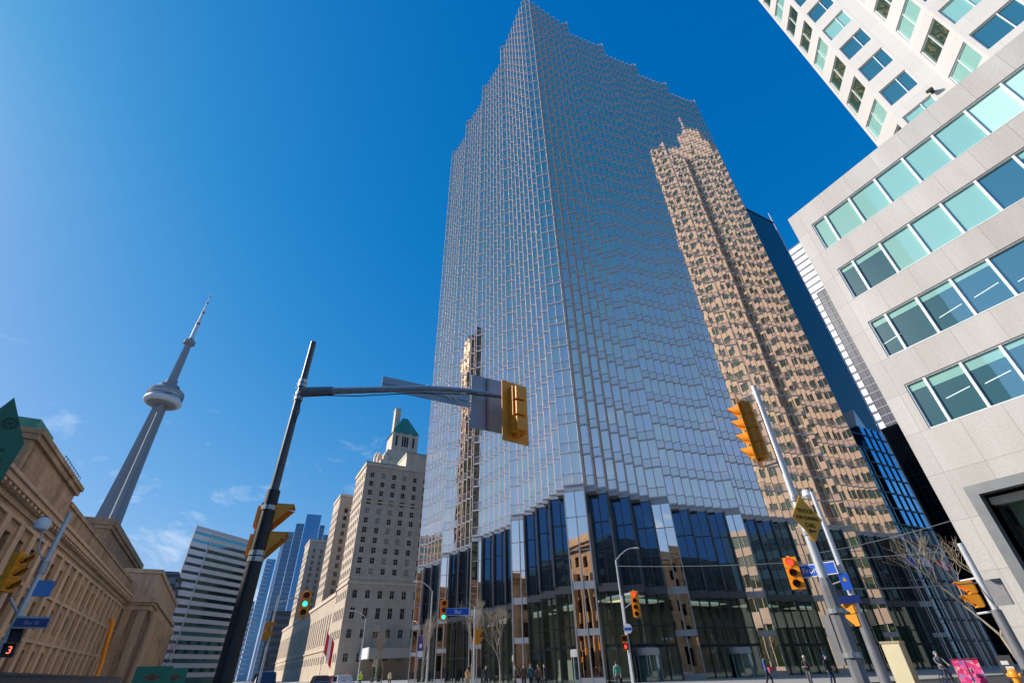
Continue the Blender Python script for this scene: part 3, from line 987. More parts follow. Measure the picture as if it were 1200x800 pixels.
s = MB(); s.tube((-64.5, 160, 0.1), (-64.5, 160, 157), 0.6, 0.2, 8)
mast = tag(s.build('antenna_mast', M['steel_pale']), 'thin pale antenna mast standing beside the navy tower top', 'antenna')
fcp = slab_tower('striped_white_tower', 'very tall white tower with dark window stripes squeezed behind the granite block', 'office tower', -230, -112, 350, 400, 292,
                 pane('white_tower_glass', (0.02, 0.02, 0.025), (0.5, 0.6, 0.7), 0.15), (6.2, 4.4), mat('white_marble_band', (0.78, 0.77, 0.75), 0.5, var=0.03))
dg = slab_tower('dark_grid_tower', 'charcoal tower with pale grid lines rising beside the granite block', 'office tower', -97.5, -40, 250, 300, 172,
                pane('charcoal_glass', (0.012, 0.013, 0.016), (0.4, 0.45, 0.55), 0.10), (4.0, 0.5), mat('charcoal_band', (0.20, 0.20, 0.21), 0.5), 3.0, mat('charcoal_mullion', (0.13, 0.13, 0.14), 0.5))
dl = slab_tower('black_office_block', 'black glass block with tall white fins behind the bare street tree', 'office building', -120, -56, 172, 240, 62,
                gridmat('black_office_glass', (0.004, 0.006, 0.007), (0.03, 0.035, 0.04), 1.6, 3.9, 0.10, (0.3, 0.5, 0.55), 0.06, 0.06, 0.2))
s = MB()
for k in range(9):
    s.box(-55.9, -55.3, 173 + k * 4.5, 173.35 + k * 4.5, 0.14, 22)
s.build('fin', M['steel_pale'], dl)
# blue glass atrium between the mirrored tower, the navy tower and the black block
at = thing('glass_atrium', 'bright blue glass atrium panes with black framing behind the mirrored tower', 'building', (-63, 128, 0))
b = MB(); b.box(-61.8, -56, 117.5, 126.9, 0.14, 44); b.build('wall', gridmat('atrium_teal_glass', (0.006, 0.03, 0.04), (0.004, 0.006, 0.007), 1.6, 2.4, 0.12, (0.3, 0.6, 0.7), 0.25), at)
b = MB(); b.box(-61.8, -56, 128.6, 139, 26, 50); b.build('atrium_glazing', mirror('atrium_blue_glass', (0.08, 0.34, 0.62), (0.12, 0.44, 0.78), 0.03), at)
b = MB(); b.box(-61.8, -56.3, 127, 140, 0.14, 25.98); b.build('base', gridmat('atrium_dark_glass', (0.004, 0.007, 0.009), (0.02, 0.024, 0.028), 2.0, 3.6, 0.14, (0.25, 0.4, 0.5), 0.05, 0.06, 0.15), at)
b = MB()
for k in range(13): b.box(-55.98, -55.85, 117.5, 140, 3.6 * k + 4.2, 3.6 * k + 4.55)
for k in range(9): b.box(-55.97, -55.8, 117.6 + k * 2.78, 117.9 + k * 2.78, 0.14, 43.9 if k < 4 else 49.9)
b.build('frame', M['black'], at)
for k in range(2):
    b = MB(); y = 118.5 + k * 5.5
    z0 = 44.02 if k == 0 else 50.02
    if k: y = 128.5
    b.quad((-56, y, z0), (-56, y + 4.2, z0), (-56, y + 2.1, z0 + 5)); b.quad((-60, y, z0), (-60, y + 2.1, z0 + 5), (-60, y + 4.2, z0))
    b.quad((-56, y, z0), (-56, y + 2.1, z0 + 5), (-60, y + 2.1, z0 + 5), (-60, y, z0)); b.quad((-56, y + 4.2, z0), (-60, y + 4.2, z0), (-60, y + 2.1, z0 + 5), (-56, y + 2.1, z0 + 5))
    b.build('gable', M['steel_pale'], at)

# ================================================================ COMMUNICATION TOWER
ct = thing('observation_tower', 'very tall concrete observation tower with round pod and needle antenna', 'tower', (-787.5, -166, 0))
cx, cyy = -787.5, -166.0
b = MB()
zs = [0, 40, 90, 140, 190, 240, 290, 336]
leg = [33, 27, 21.5, 17.5, 14.5, 12, 10, 8.6]
cr_ = [9, 8.5, 8, 7.4, 6.8, 6.3, 5.9, 5.6]
hw = [4.2, 3.9, 3.6, 3.4, 3.2, 3.0, 2.9, 2.8]
rings = []
for z, l, c, h in zip(zs, leg, cr_, hw):
    ring = []
    for k in range(3):
        a = R(20 + 120 * k)
        d = Vector((math.cos(a), math.sin(a))); n = Vector((-d.y, d.x))
        e = R(20 + 120 * k + 60)
        ring += [d * (c * 0.75) - n * h, d * l - n * h * 0.75, d * l + n * h * 0.75, d * (c * 0.75) + n * h, Vector((math.cos(e), math.sin(e))) * c]
    rings.append([(cx + v.x, cyy + v.y, z) for v in ring])
n = len(rings[0])
base_i = len(b.v)
for r_ in rings: b.v += r_
for k in range(len(rings) - 1):
    for i in range(n):
        j = (i + 1) % n
        b.f.append((k * n + i, k * n + j, (k + 1) * n + j, (k + 1) * n + i)); b.mi.append(0)
b.build('shaft', M['cn'], ct)
c0 = (cx, cyy, 0)
b = MB(); b.lathe(c0, [(9, 334), (15, 335), (19, 337)], 40); b.build('pod_underside', M['cn'], ct)
b = MB(); b.lathe(c0, [(17, 337), (21.5, 337.3), (24, 339.5), (24.6, 342), (23.6, 345), (20, 346.4), (18, 346.5)], 48); b.build('radome', M['cn_white'], ct, True)
for i, (ra, za, zb) in enumerate(((21.5, 346.6, 348.6), (22.5, 350.2, 352.6), (22, 354.2, 356.2))):
    b = MB(); b.lathe(c0, [(ra, za), (ra + 0.5, zb)], 48); b.build('deck_window', M['cn_glass'], ct, True)
b = MB()
for (ra, za, zb) in ((23.2, 348.6, 350.2), (23.5, 352.6, 354.2), (22.8, 356.2, 357.8)):
    b.lathe(c0, [(ra - 2, za), (ra, za + 0.2), (ra, zb - 0.2), (ra - 2, zb)], 48)
b.build('deck_ring', M['cn'], ct, True)
b = MB(); b.lathe(c0, [(21, 357.8), (19, 361), (14, 363.5), (13.5, 368), (8, 370), (7.5, 378)], 40); b.build('pod_roof', M['cn'], ct, True)
b = MB(); b.lathe(c0, [(6.2, 376), (4.6, 444)], 6); b.build('upper_shaft', M['cn'], ct)
b = MB(); b.lathe(c0, [(4.6, 443.5), (8, 446), (8.2, 451), (5, 453), (4, 456)], 32); b.build('upper_pod', M['cn'], ct, True)
b = MB(); b.lathe(c0, [(3.2, 455), (2.9, 488), (2.2, 489), (2.0, 512), (1.3, 513), (1.1, 533), (0.5, 534), (0.3, 553)], 12); b.build('antenna', M['cn_white'], ct)
b = MB()
for z, r_ in ((488, 3.2), (512, 2.4), (533, 1.5), (547, 0.9)): b.lathe(c0, [(r_, z - 3), (r_, z)], 12)
b.build('antenna_band', M['cn_red'], ct)

# ================================================================ FAR END OF FRONT STREET
# striped office at 45 degrees, behind the station
so = thing('striped_office_block', 'pale slab office with alternating grey and teal window bands beyond the station', 'office building', (-342, -16, 0))
pA = Vector((-328.7, -28.8)); dd = Vector((-S2, S2)); nn = Vector((S2, S2))
def strip(mb, s0, s1, z0, z1, off, th):
    a = pA + dd * s0 + nn * off; c = pA + dd * s1 + nn * off
    m_ = (a + c) / 2 - nn * (th / 2)
    mb.obox((m_.x, m_.y, (z0 + z1) / 2), (dd.x * (s1 - s0) / 2, dd.y * (s1 - s0) / 2, 0), (nn.x * th / 2, nn.y * th / 2, 0), (0, 0, (z1 - z0) / 2))
def wedge(mb, s0, s1, z0, z1, off):
    a = pA + dd * s0 + nn * off; c = pA + dd * s1 + nn * off
    mb.prism([(a.x, a.y), (c.x, c.y), (c.x - 34, c.y - 16), (a.x - 42, a.y - 3.2)], z0, z1)
b = MB(); wedge(b, 0, 44, 0.14, 72.5, 0)
b.build('glass_wall', pane('striped_office_glass', (0.012, 0.05, 0.05), (0.45, 0.80, 0.78), 0.36, 0.05, 0.02), so)
b = MB(); b2 = MB()
for k in range(18):
    z = 4.0 * k + 3.2
    strip(b, 11.6, 44.1, z, min(z + 2.1, 72.4), 0.12, 0.5)
    strip(b2, -0.1, 11.3, z - 0.2, min(z + 2.3, 72.4), 0.13, 0.5)
b.build('spandrel_band', mat('grey_spandrel', (0.70, 0.68, 0.64), 0.6, var=0.05), so)
b2.build('end_band', mat('pale_blue_spandrel', (0.78, 0.80, 0.84), 0.5, var=0.05), so)
b = MB(); strip(b, 11.2, 11.9, 0.14, 72.6, 0.3, 1.0); strip(b, -0.3, 0.2, 0.14, 72.9, 0.3, 0.8); wedge(b, -0.2, 44.2, 72.52, 73.8, 0.25)
b.build('trim', mat('pale_trim', (0.62, 0.63, 0.64), 0.5), so)
slab_tower('dark_slab_block', 'small dark ribbed block showing between station roof and striped office', 'office building', -330, -298, -62, -27, 44.6,
           pane('dark_block_glass', (0.02, 0.021, 0.024), (0.4, 0.45, 0.5), 0.12), (4, 1.2), mat('dark_block_band', (0.06, 0.06, 0.065), 0.6), 3, mat('dark_block_mullion', (0.09, 0.09, 0.095), 0.6))
def pol(azd, d): return (d * math.sin(R(azd)), d * math.cos(R(azd)))
D = 520.0
bt = thing('blue_glass_tower', 'tall stepped blue glass tower with a pale edge at the end of the street', 'skyscraper', (-519, 40, 0))
def radial_block(mb, az0, az1, d0, depth, z1, z0=0.14):
    a = Vector(pol(az0, d0)); c = Vector(pol(az1, d0))
    d = (c - a).normalized(); n_ = Vector((d.y, -d.x))
    if n_.dot(a) > 0: n_ = -n_
    m_ = (a + c) / 2 - n_ * (depth / 2)
    mb.obox((m_.x, m_.y, (z0 + z1) / 2), (d.x * (c - a).length / 2, d.y * (c - a).length / 2, 0), (n_.x * depth / 2, n_.y * depth / 2, 0), (0, 0, (z1 - z0) / 2))
b = MB(); radial_block(b, 274.85, 276.35, D, 28, 134.5); b.build('bright_shaft', M['bluetower'], bt)
b = MB()
radial_block(b, 274.0, 274.8, D + 4, 26, 126); radial_block(b, 273.2, 273.96, D + 5, 26, 118)
radial_block(b, 276.4, 276.9, D + 5, 24, 126); radial_block(b, 276.94, 277.5, D + 8, 22, 118); radial_block(b, 277.54, 278.2, D + 10, 20, 110)
b.build('stepped_wing', M['bluetower_d'], bt)
b = MB()
for z in range(8, 128, 4):
    for (a0, a1, dp, zt) in ((274.0, 274.8, D + 3.85, 126), (273.2, 273.96, D + 4.85, 118), (276.4, 276.9, D + 4.85, 126), (276.94, 277.5, D + 7.85, 118)):
        if z < zt: radial_block(b, a0, a1, dp, 0.3, z + 0.9, z)
stuff(b.build('spandrel_band', mat('blue_tower_band', (0.13, 0.19, 0.25), 0.4), bt))
b = MB(); radial_block(b, 272.95, 273.18, D + 4, 20, 112); b.build('pale_edge', mat('pale_blue_edge', (0.45, 0.55, 0.62), 0.4), bt)
t2 = thing('blue_condo_tower', 'slender blue tower with stacked balconies just left of the stepped blue tower', 'apartment tower', (-640, 28, 0))
b = MB(); radial_block(b, 272.0, 272.85, 640, 24, 113); b.build('glass_wall', M['bluetower'], t2)
b = MB()
for z in range(6, 112, 4): radial_block(b, 271.95, 272.5, 637.5, 2.5, z + 1.2, z)
b.build('balcony', mat('balcony_band', (0.42, 0.50, 0.56), 0.5), t2)
t3 = thing('low_blue_block', 'low pale blue banded block at the foot of the slender blue tower', 'office building', (-560, 12, 0))
b = MB(); radial_block(b, 271.2, 271.9, 560, 30, 62); b.build('glass_wall', M['bluetower_d'], t3)
b = MB()
for z in range(4, 60, 4): radial_block(b, 271.15, 271.95, 559.7, 30.6, z + 1.6, z)
b.build('spandrel_band', mat('low_block_band', (0.40, 0.46, 0.54), 0.5), t3)
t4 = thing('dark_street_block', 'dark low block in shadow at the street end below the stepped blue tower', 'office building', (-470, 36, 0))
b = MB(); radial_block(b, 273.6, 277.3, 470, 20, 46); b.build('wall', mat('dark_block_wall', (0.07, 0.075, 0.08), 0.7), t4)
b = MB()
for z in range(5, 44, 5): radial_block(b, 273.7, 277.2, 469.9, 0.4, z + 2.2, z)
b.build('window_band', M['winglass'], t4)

# ================================================================ RAILWAY STATION
st = thing('railway_station', 'long tan limestone railway station with tall narrow windows along the left side', 'station', (-130, -40, 0))
b = MB()
wx = [(-203.25 + 6.45 * k, -203.25 + 6.45 * k + 2.2) for k in range(29)]
wz = [(2.6, 6.5), (9.5, 13.1), (16.0, 19.0)]
facade(b, 'x', -31.2, -30.0, -205, -12, 0.14, 21.6, wx, wz)
b.build('wall', M['station'], st)
b = MB(); b.box(-204.8, -12.2, -90, -31.25, 0.14, 24.0)
b.box(-112, -84.5, -52, -31.4, 24.02, 30.2)
b.build('body', mat('station_body', (0.30, 0.24, 0.17), 0.85), st)
wm = window_mesh('station_window', 2.2, 3.9, (M['stwin'], M['black']), mull=[0], trans=[1.3, 2.6], fr=0.07)
wm2 = window_mesh('station_window_upper', 2.2, 3.6, (M['stwin'], M['black']), mull=[0], trans=[1.8], fr=0.07)
wm3 = window_mesh('station_window_top', 2.2, 3.0, (M['stwin'], M['black']), mull=[0], trans=[1.5], fr=0.07)
for a, c in wx:
    for (p, q), ms in zip(wz, (wm, wm2, wm3)):
        put_window(ms, st, ((a + c) / 2, -30.75, p), math.pi)
# pilaster strips between windows, string courses, frieze and cornice
b = MB()
for k in range(30):
    x = -203 - 2.38 + 6.45 * k
    if x < -204 or x > -13: continue
    b.box(x - 0.98, x + 0.98, -29.998, -29.62, 0.9, 20.4)
b.build('pilaster', M['station_trim'], st)
b = MB()
for z0, z1, d in ((0.15, 0.9, 0.45), (7.6, 8.1, 0.36), (14.2, 14.7, 0.36), (20.42, 20.9, 0.38)):
    b.box(-205, -12, -29.995, -30 + d, z0, z1)
b.build('string_course', M['station_trim'], st)
b = MB()
b.box(-205.2, -11.6, -31.2, -29.75, 21.62, 22.3)
b.box(-205.6, -11.2, -31.2, -29.2, 22.32, 22.75)
b.box(-206.0, -10.8, -31.2, -28.6, 22.77, 23.5)
b.box(-206.2, -10.6, -31.2, -28.3, 23.52, 24.0)
for k in range(95):
    x = -204 + k * 2.0
    b.box(x, x + 1.0, -29.19, -28.75, 22.33, 22.74)
b.build('cornice', M['station_trim'], st)
b = MB()
b.box(-204, -112.2, -31.6, -30.2, 24.02, 27.6); b.box(-204.2, -112.1, -31.8, -29.95, 27.62, 28.3)
for k in range(16):
    b.box(-200 + k * 5.6, -197 + k * 5.6, -30.198, -30.12, 24.6, 27.2)
b.build('parapet', M['station'], st)
b = MB()
b.box(-111.8, -84.6, -33, -30.1, 24.03, 29.3); b.box(-112.1, -84.2, -33.2, -29.6, 29.32, 30.1); b.box(-112.3, -84.0, -33.4, -29.3, 30.12, 30.8)
b.box(-110.5, -86, -30.098, -29.95, 25.0, 28.6)
b.box(-111.8, -84.6, -52, -33.02, 24.04, 29.3)
b.build('attic', M['station'], st)
b = MB(); b.box(-92, -84.8, -42, -30.6, 30.82, 32.4); b.build('copper_roof', M['copper'], st)
b = MB()
for k in range(9):
    x = -111.5 + k * 1.5
    b.tube((x, -30.4, 30.8), (x, -30.4, 32.4), 0.05, n=6)
for z in (31.6, 32.35): b.tube((-111.5, -30.4, z), (-99.5, -30.4, z), 0.05, n=6)
b.build('roof_railing', M['black'], st)
b = MB()
b.box(-310, -219, -75, -45, 0.15, 46.0); b.box(-310.5, -218.4, -75.5, -44.3, 46.02, 47.2); b.box(-311, -218, -76, -43.8, 47.22, 49.3)
b.build('great_hall_block', M['station'], st)
# projecting portico with columns at the far end
b = MB()
b.box(-300, -205.01, -34, -23.2, 0.15, 20.2)
b.build('portico_wall', M['station'], st)
b = MB()
b.box(-300.3, -204.7, -34, -22.9, 20.22, 21.6); b.box(-300.8, -204.2, -34, -22.2, 21.62, 22.3); b.box(-301.3, -203.6, -34, -21.4, 22.32, 23.6)
b.box(-300, -205, -34, -23.4, 23.62, 30.6); b.box(-300.4, -204.6, -34.2, -22.9, 30.62, 31.9)
b.build('portico_entablature', M['station_trim'], st)
for k in range(12):
    c = MB(); x = -208 - k * 7.4
    c.lathe((x, -21.6, 0.14), [(1.5, 0), (1.5, 0.5), (1.25, 0.7), (1.2, 7), (1.02, 17.6), (1.3, 18.2), (1.45, 18.8), (1.5, 20.0)], 18)
    c.build('column', M['station_trim'], st, True)
b = MB()
for yy in (-24.6, -28.5, -32.4): b.box(-204.99, -204.6, yy - 1.0, yy + 1.0, 0.3, 20.1)
b.build('side_pilaster', M['station_trim'], st)
# dark plinth wall on the station forecourt
pw = MB(); pw.box(-120, -48, -14.2, -13.8, 0.14, 2.1); pw.box(-120.1, -47.9, -14.3, -13.7, 2.11, 2.3)
tag(pw.build('forecourt_wall', mat('dark_hoarding', (0.035, 0.045, 0.06), 0.6)), 'low dark blue grey hoarding wall in front of the station', 'wall')

# ================================================================ GRAND HOTEL
ht = thing('grand_hotel', 'stepped stone chateau hotel with green copper roof left of the mirrored tower', 'hotel', (-260, 60, 0))
b = MB()
eY = [38.6, 43.3, 48.0, 52.6, 57.3, 62.0, 66.7]
eus = [(y, y + 1.75) for y in eY]
ezs = [(5.6, 8.2), (12.6, 15.4), (18.6, 22.2), (25.2, 28.0)] + [(33.4 + 3.72 * k, 33.4 + 3.72 * k + 2.15) for k in range(11)]
facade(b, 'y', -201.6, -201.0, 36.5, 72, 0.14, 75.4, eus, ezs)
sus1 = [(-221.2 + 3.4 * k, -221.2 + 3.4 * k + 1.7) for k in range(6)]
facade(b, 'x', 36.5, 37.1, -222, -201.602, 0.14, 75.4, sus1, ezs)
b.box(-222, -221.4, 37.102, 72, 0.14, 75.4)
# wings two and three, lower street base
facade(b, 'x', 36.5, 37.1, -279.5, -260, 29, 78.5, [(-278.4 + 3.3 * k, -278.4 + 3.3 * k + 1.7) for k in range(6)], ezs[4:])
facade(b, 'y', -260.6, -260.0, 37.102, 72, 29, 78.5, [(39.5 + 4.6 * k, 41.2 + 4.6 * k) for k in range(7)], ezs[4:])
b.box(-279.5, -278.9, 37.102, 72, 29, 78.5)
facade(b, 'x', 36.5, 37.1, -388, -364, 29, 77.4, [(-387 + 3.4 * k, -385.3 + 3.4 * k) for k in range(7)], ezs[4:])
facade(b, 'y', -364.6, -364.0, 37.102, 72, 29, 77.4, [(39.5 + 4.6 * k, 41.2 + 4.6 * k) for k in range(7)], ezs[4:])
facade(b, 'x', 36.5, 37.1, -420, -222.002, 0.14, 29.0, [(-419 + 5.6 * k, -417 + 5.6 * k) for k in range(35)], [(5.6, 8.2), (12.0, 22.5)])
b.build('wall', M['hotel'], ht)
b = MB()
b.box(-221.3, -201.9, 37.4, 71.8, 0.14, 75.2); b.box(-278.8, -260.9, 37.4, 71.8, 29.02, 78.3); b.box(-387.8, -364.9, 37.4, 71.8, 29.02, 77.2)
b.box(-419.8, -222.2, 37.4, 110, 0.14, 28.9); b.box(-390, -201.9, 72, 110, 0.14, 82)
b.build('core', mat('hotel_dark_interior', (0.03, 0.028, 0.026), 0.9), ht)
b = MB()
for (x0, x1, y0, y1, z) in ((-222.3, -200.6, 36.1, 53.2, 75.4), (-279.8, -259.6, 36.1, 72, 78.5), (-388.3, -363.6, 36.1, 72, 77.4)):
    b.box(x0, x1, y0, y1, z + 0.01, z + 1.4)
b.box(-222.3, -200.58, 36.08, 72.2, 30.0, 30.7); b.box(-222.2, -200.7, 36.2, 72.1, 60.2, 60.7); b.box(-222.2, -200.72, 36.22, 72.1, 32.0, 32.4)
b.box(-420.3, -222.31, 36.05, 37.3, 28.2, 29.6); b.box(-420.3, -222.31, 36.1, 36.49, 10.0, 10.5)
b.box(-215, -200.62, 53.22, 72, 75.42, 82.6); b.box(-215.2, -200.4, 53.0, 72.2, 82.62, 83.5)
b.build('cornice', M['hotel_trim'], ht)
b = MB(); b.box(-222.4, -200.5, 36.0, 53.19, 76.82, 77.1); b.box(-215.3, -200.3, 52.9, 72.3, 83.52, 83.8); b.build('copper_edge', M['copper'], ht)
hw_ = window_mesh('hotel_window', 1.75, 2.15, (M['winglass'], M['hotel_trim']), mull=[0], trans=[1.1], fr=0.09, dep=0.06)
hw2 = window_mesh('hotel_window_tall', 1.75, 2.6, (M['winglass'], M['hotel_trim']), mull=[0], trans=[1.6], fr=0.09, dep=0.06)
hw3 = window_mesh('hotel_window_hall', 1.75, 3.6, (M['winglass'], M['hotel_trim']), mull=[0], trans=[2.2], fr=0.09, dep=0.06)
blind = mat('drawn_blind', (0.32, 0.30, 0.27), 0.8)
hwb = window_mesh('hotel_window_blind', 1.75, 2.15, (blind, M['hotel_trim']), mull=[0], trans=[1.1], fr=0.09, dep=0.06)
rr = random.Random(5)
cnt = 0
sm = MB()
for (y0, y1) in eus:
    for i, (p, q) in enumerate(ezs):
        if y1 < 68 and cnt < 98:
            ms = hw3 if i == 2 else (hw2 if i in (0, 1, 3) else (hwb if rr.random() < 0.22 else hw_))
            put_window(ms, ht, (-201.4, (y0 + y1) / 2, p), math.pi / 2); cnt += 1
        else:
            sm.quad((-201.45, y0, p), (-201.45, y1, p), (-201.45, y1, q), (-201.45, y0, q))
for us_, y_ in ((sus1, 36.9), ([(-278.4 + 3.3 * k, -276.7 + 3.3 * k) for k in range(6)], 36.9), ([(-387 + 3.4 * k, -385.3 + 3.4 * k) for k in range(7)], 36.9)):
    for (a, c) in us_:
        for (p, q) in ezs: sm.quad((a, y_, p), (c, y_, p), (c, y_, q), (a, y_, q))
for xw in (-260.4, -364.4):
    for k in range(7):
        for (p, q) in ezs[4:]: sm.quad((xw, 39.5 + 4.6 * k, p), (xw, 41.2 + 4.6 * k, p), (xw, 41.2 + 4.6 * k, q), (xw, 39.5 + 4.6 * k, q))
stuff(sm.build('further_window', M['winglass'], ht))
# roof pavilion with copper roof and chimney
tx, ty = -240.0, 60.5
b = MB()
b.box(tx - 10, tx + 8, ty - 12, ty + 10, 82, 91); b.box(tx - 9, tx + 6, ty - 9, ty + 7.5, 91.01, 97.5); b.box(tx - 8, tx + 5, ty - 6.6, ty + 6.6, 97.51, 108)
for y in (-6.4, -2.4, 2.4, 6.4): b.box(tx + 5.01, tx + 5.5, ty + y - 0.6, ty + y + 0.6, 97.6, 108.2)
b.build('roof_pavilion', M['hotel_trim'], ht)
b = MB()
for y in (-4.6, -1.3, 0, 1.3, 4.6): b.box(tx + 5.011, tx + 5.06, ty + y - 0.45, ty + y + 0.45, 100.5, 106)
b.build('pavilion_opening', M['winglass'], ht)
b = MB()
q = [(tx - 8.6, ty - 7.2, 108.1), (tx + 5.6, ty - 7.2, 108.1), (tx + 5.6, ty + 7.2, 108.1), (tx - 8.6, ty + 7.2, 108.1)]
top_ = [(tx - 4, ty - 1.4, 119), (tx + 0.5, ty - 1.4, 119), (tx + 0.5, ty + 1.4, 119), (tx - 4, ty + 1.4, 119)]
for i in range(4):
    j = (i + 1) % 4
    b.quad(q[i], q[j], top_[j], top_[i])
b.quad(*top_); b.quad(*reversed(q))
b.box(tx + 2.6, tx + 4.4, ty - 0.9, ty + 0.9, 109, 112.6)
b.build('copper_roof', M['copper'], ht)
b = MB(); b.box(tx - 5.6, tx - 1.6, ty - 5.4, ty - 2.4, 108, 124.5); b.box(tx - 5.8, tx - 1.4, ty - 5.6, ty - 2.2, 124.51, 125.4); b.build('chimney', M['hotel_trim'], ht)
b = MB()
for (dx, dy, z0, z1) in ((-6, -11.5, 82, 100), (2, -11.5, 82, 97), (6.5, -9.5, 82, 96), (6.5, 2, 82, 95)):
    b.box(tx + dx - 1.3, tx + dx + 1.3, ty + dy - 1.3, ty + dy + 1.3, z0, z1 - 3)
    b.lathe((tx + dx, ty + dy, z1 - 3), [(1.5, 0), (1.2, 1.2), (0.2, 3)], 8)
b.build('turret', M['hotel_trim'], ht)
# entrance canopy
b = MB(); b.box(-200.9, -186, 44, 61, 6.2, 9.0); b.box(-200.9, -185.8, 43.8, 44.02, 6.0, 9.3)
b.build('canopy', mat('canopy_panel', (0.42, 0.38, 0.34), 0.6), ht)
b = MB(); b.box(-198, -187, 43.7, 43.79, 6.1, 9.2); b.build('canopy_sign', M['white'], ht)
b = MB()
for y in (46, 59):
    b = MB(); b.box(-187.5, -186.5, y, y + 1.4, 0.14, 6.19); b.build('canopy_pier', M['hotel_trim'], ht)
b = MB(); b.box(-200.99, -200.7, 46.6, 50.4, 14.6, 16.2); b.box(-200.99, -200.2, 47, 50, 16.21, 16.8); b.build('balcony', M['hotel_trim'], ht)

# ================================================================ BUILDINGS ACROSS THE STREET, SEEN IN THE MIRRORED GLASS
db = thing('stone_office_building', 'tan stone classical office building across the road, mirrored in the glass tower piers', 'office building', (45, -50, 0))
b = MB()
ux = [(-44.6 + 3.9 * k, -42.8 + 3.9 * k) for k in range(0)]
facade(b, 'y', 6, 6.8, -120, -31, 0.14, 32, [(-118 + 4.4 * k, -116 + 4.4 * k) for k in range(20)], [(2, 6.5), (9, 13), (15.5, 19), (22, 25), (27, 30)])
facade(b, 'x', -31.8, -31, 6.8, 110, 0.14, 32, [(9 + 4.4 * k, 11 + 4.4 * k) for k in range(22)], [(2, 6.5), (9, 13), (15.5, 19), (22, 25), (27, 30)])
b.build('wall', M['station'], db)
b = MB(); b.box(7.5, 109.5, -119.5, -32.5, 0.14, 31.8); b.build('core', M['winglass'], db)
b = MB(); b.box(5.2, 110.5, -120.5, -30.2, 32.01, 33); b.box(4.6, 111, -121, -29.6, 33.01, 34); b.box(7, 109, -119, -32, 34.01, 36)
b.build('cornice', M['station_trim'], db)
for k in range(9):
    c = MB(); c.lathe((5.0, -34 - k * 4.4, 0.14), [(0.9, 0), (0.75, 0.6), (0.6, 19), (0.9, 20.5), (0.9, 24.8)], 14); c.build('column', M['station_trim'], db, True)
def off_tower(name, label, x0, x1, y0, y1, h, wallm, glassm, bay, fl):
    th = thing(name, label, 'office tower', ((x0 + x1) / 2, (y0 + y1) / 2, 0))
    b = MB(); b.box(x0, x1, y0, y1, 0.14, h); b.build('glass_wall', glassm, th)
    b = MB()
    z = fl
    while z < h:
        b.box(x0 - 0.3, x1 + 0.3, y0 - 0.3, y1 + 0.3, z - 1.2, z); z += fl
    b.build('spandrel_band', wallm, th)
    b = MB()
    n = int((x1 - x0) / bay)
    for k in range(n + 1):
        x = x0 + (x1 - x0) * k / n
        b.box(x - 0.35, x + 0.35, y1 + 0.02, y1 + 0.5, 0.14, h)
    n = int((y1 - y0) / bay)
    for k in range(n + 1):
        y = y0 + (y1 - y0) * k / n
        b.box(x0 - 0.5, x0 - 0.02, y - 0.35, y + 0.35, 0.14, h); b.box(x1 + 0.02, x1 + 0.5, y - 0.35, y + 0.35, 0.14, h)
    b.build('mullion', wallm, th)
off_tower('green_glass_tower', 'dark green glass tower south of the station, mirrored in the left glass face', -45, -32, -88, -76, 160, mat('green_tower_band', (0.012, 0.040, 0.028), 0.5), pane('green_tower_glass', (0.006, 0.03, 0.02), (0.16, 0.36, 0.26), 0.12), 4, 4)
off_tower('cream_office_tower', 'cream office tower south of the station, mirrored as bright streaks in the left glass face', -78, -54, -110, -92, 58, mat('cream_band', (0.72, 0.66, 0.54), 0.6), M['teal'], 4, 3.6)

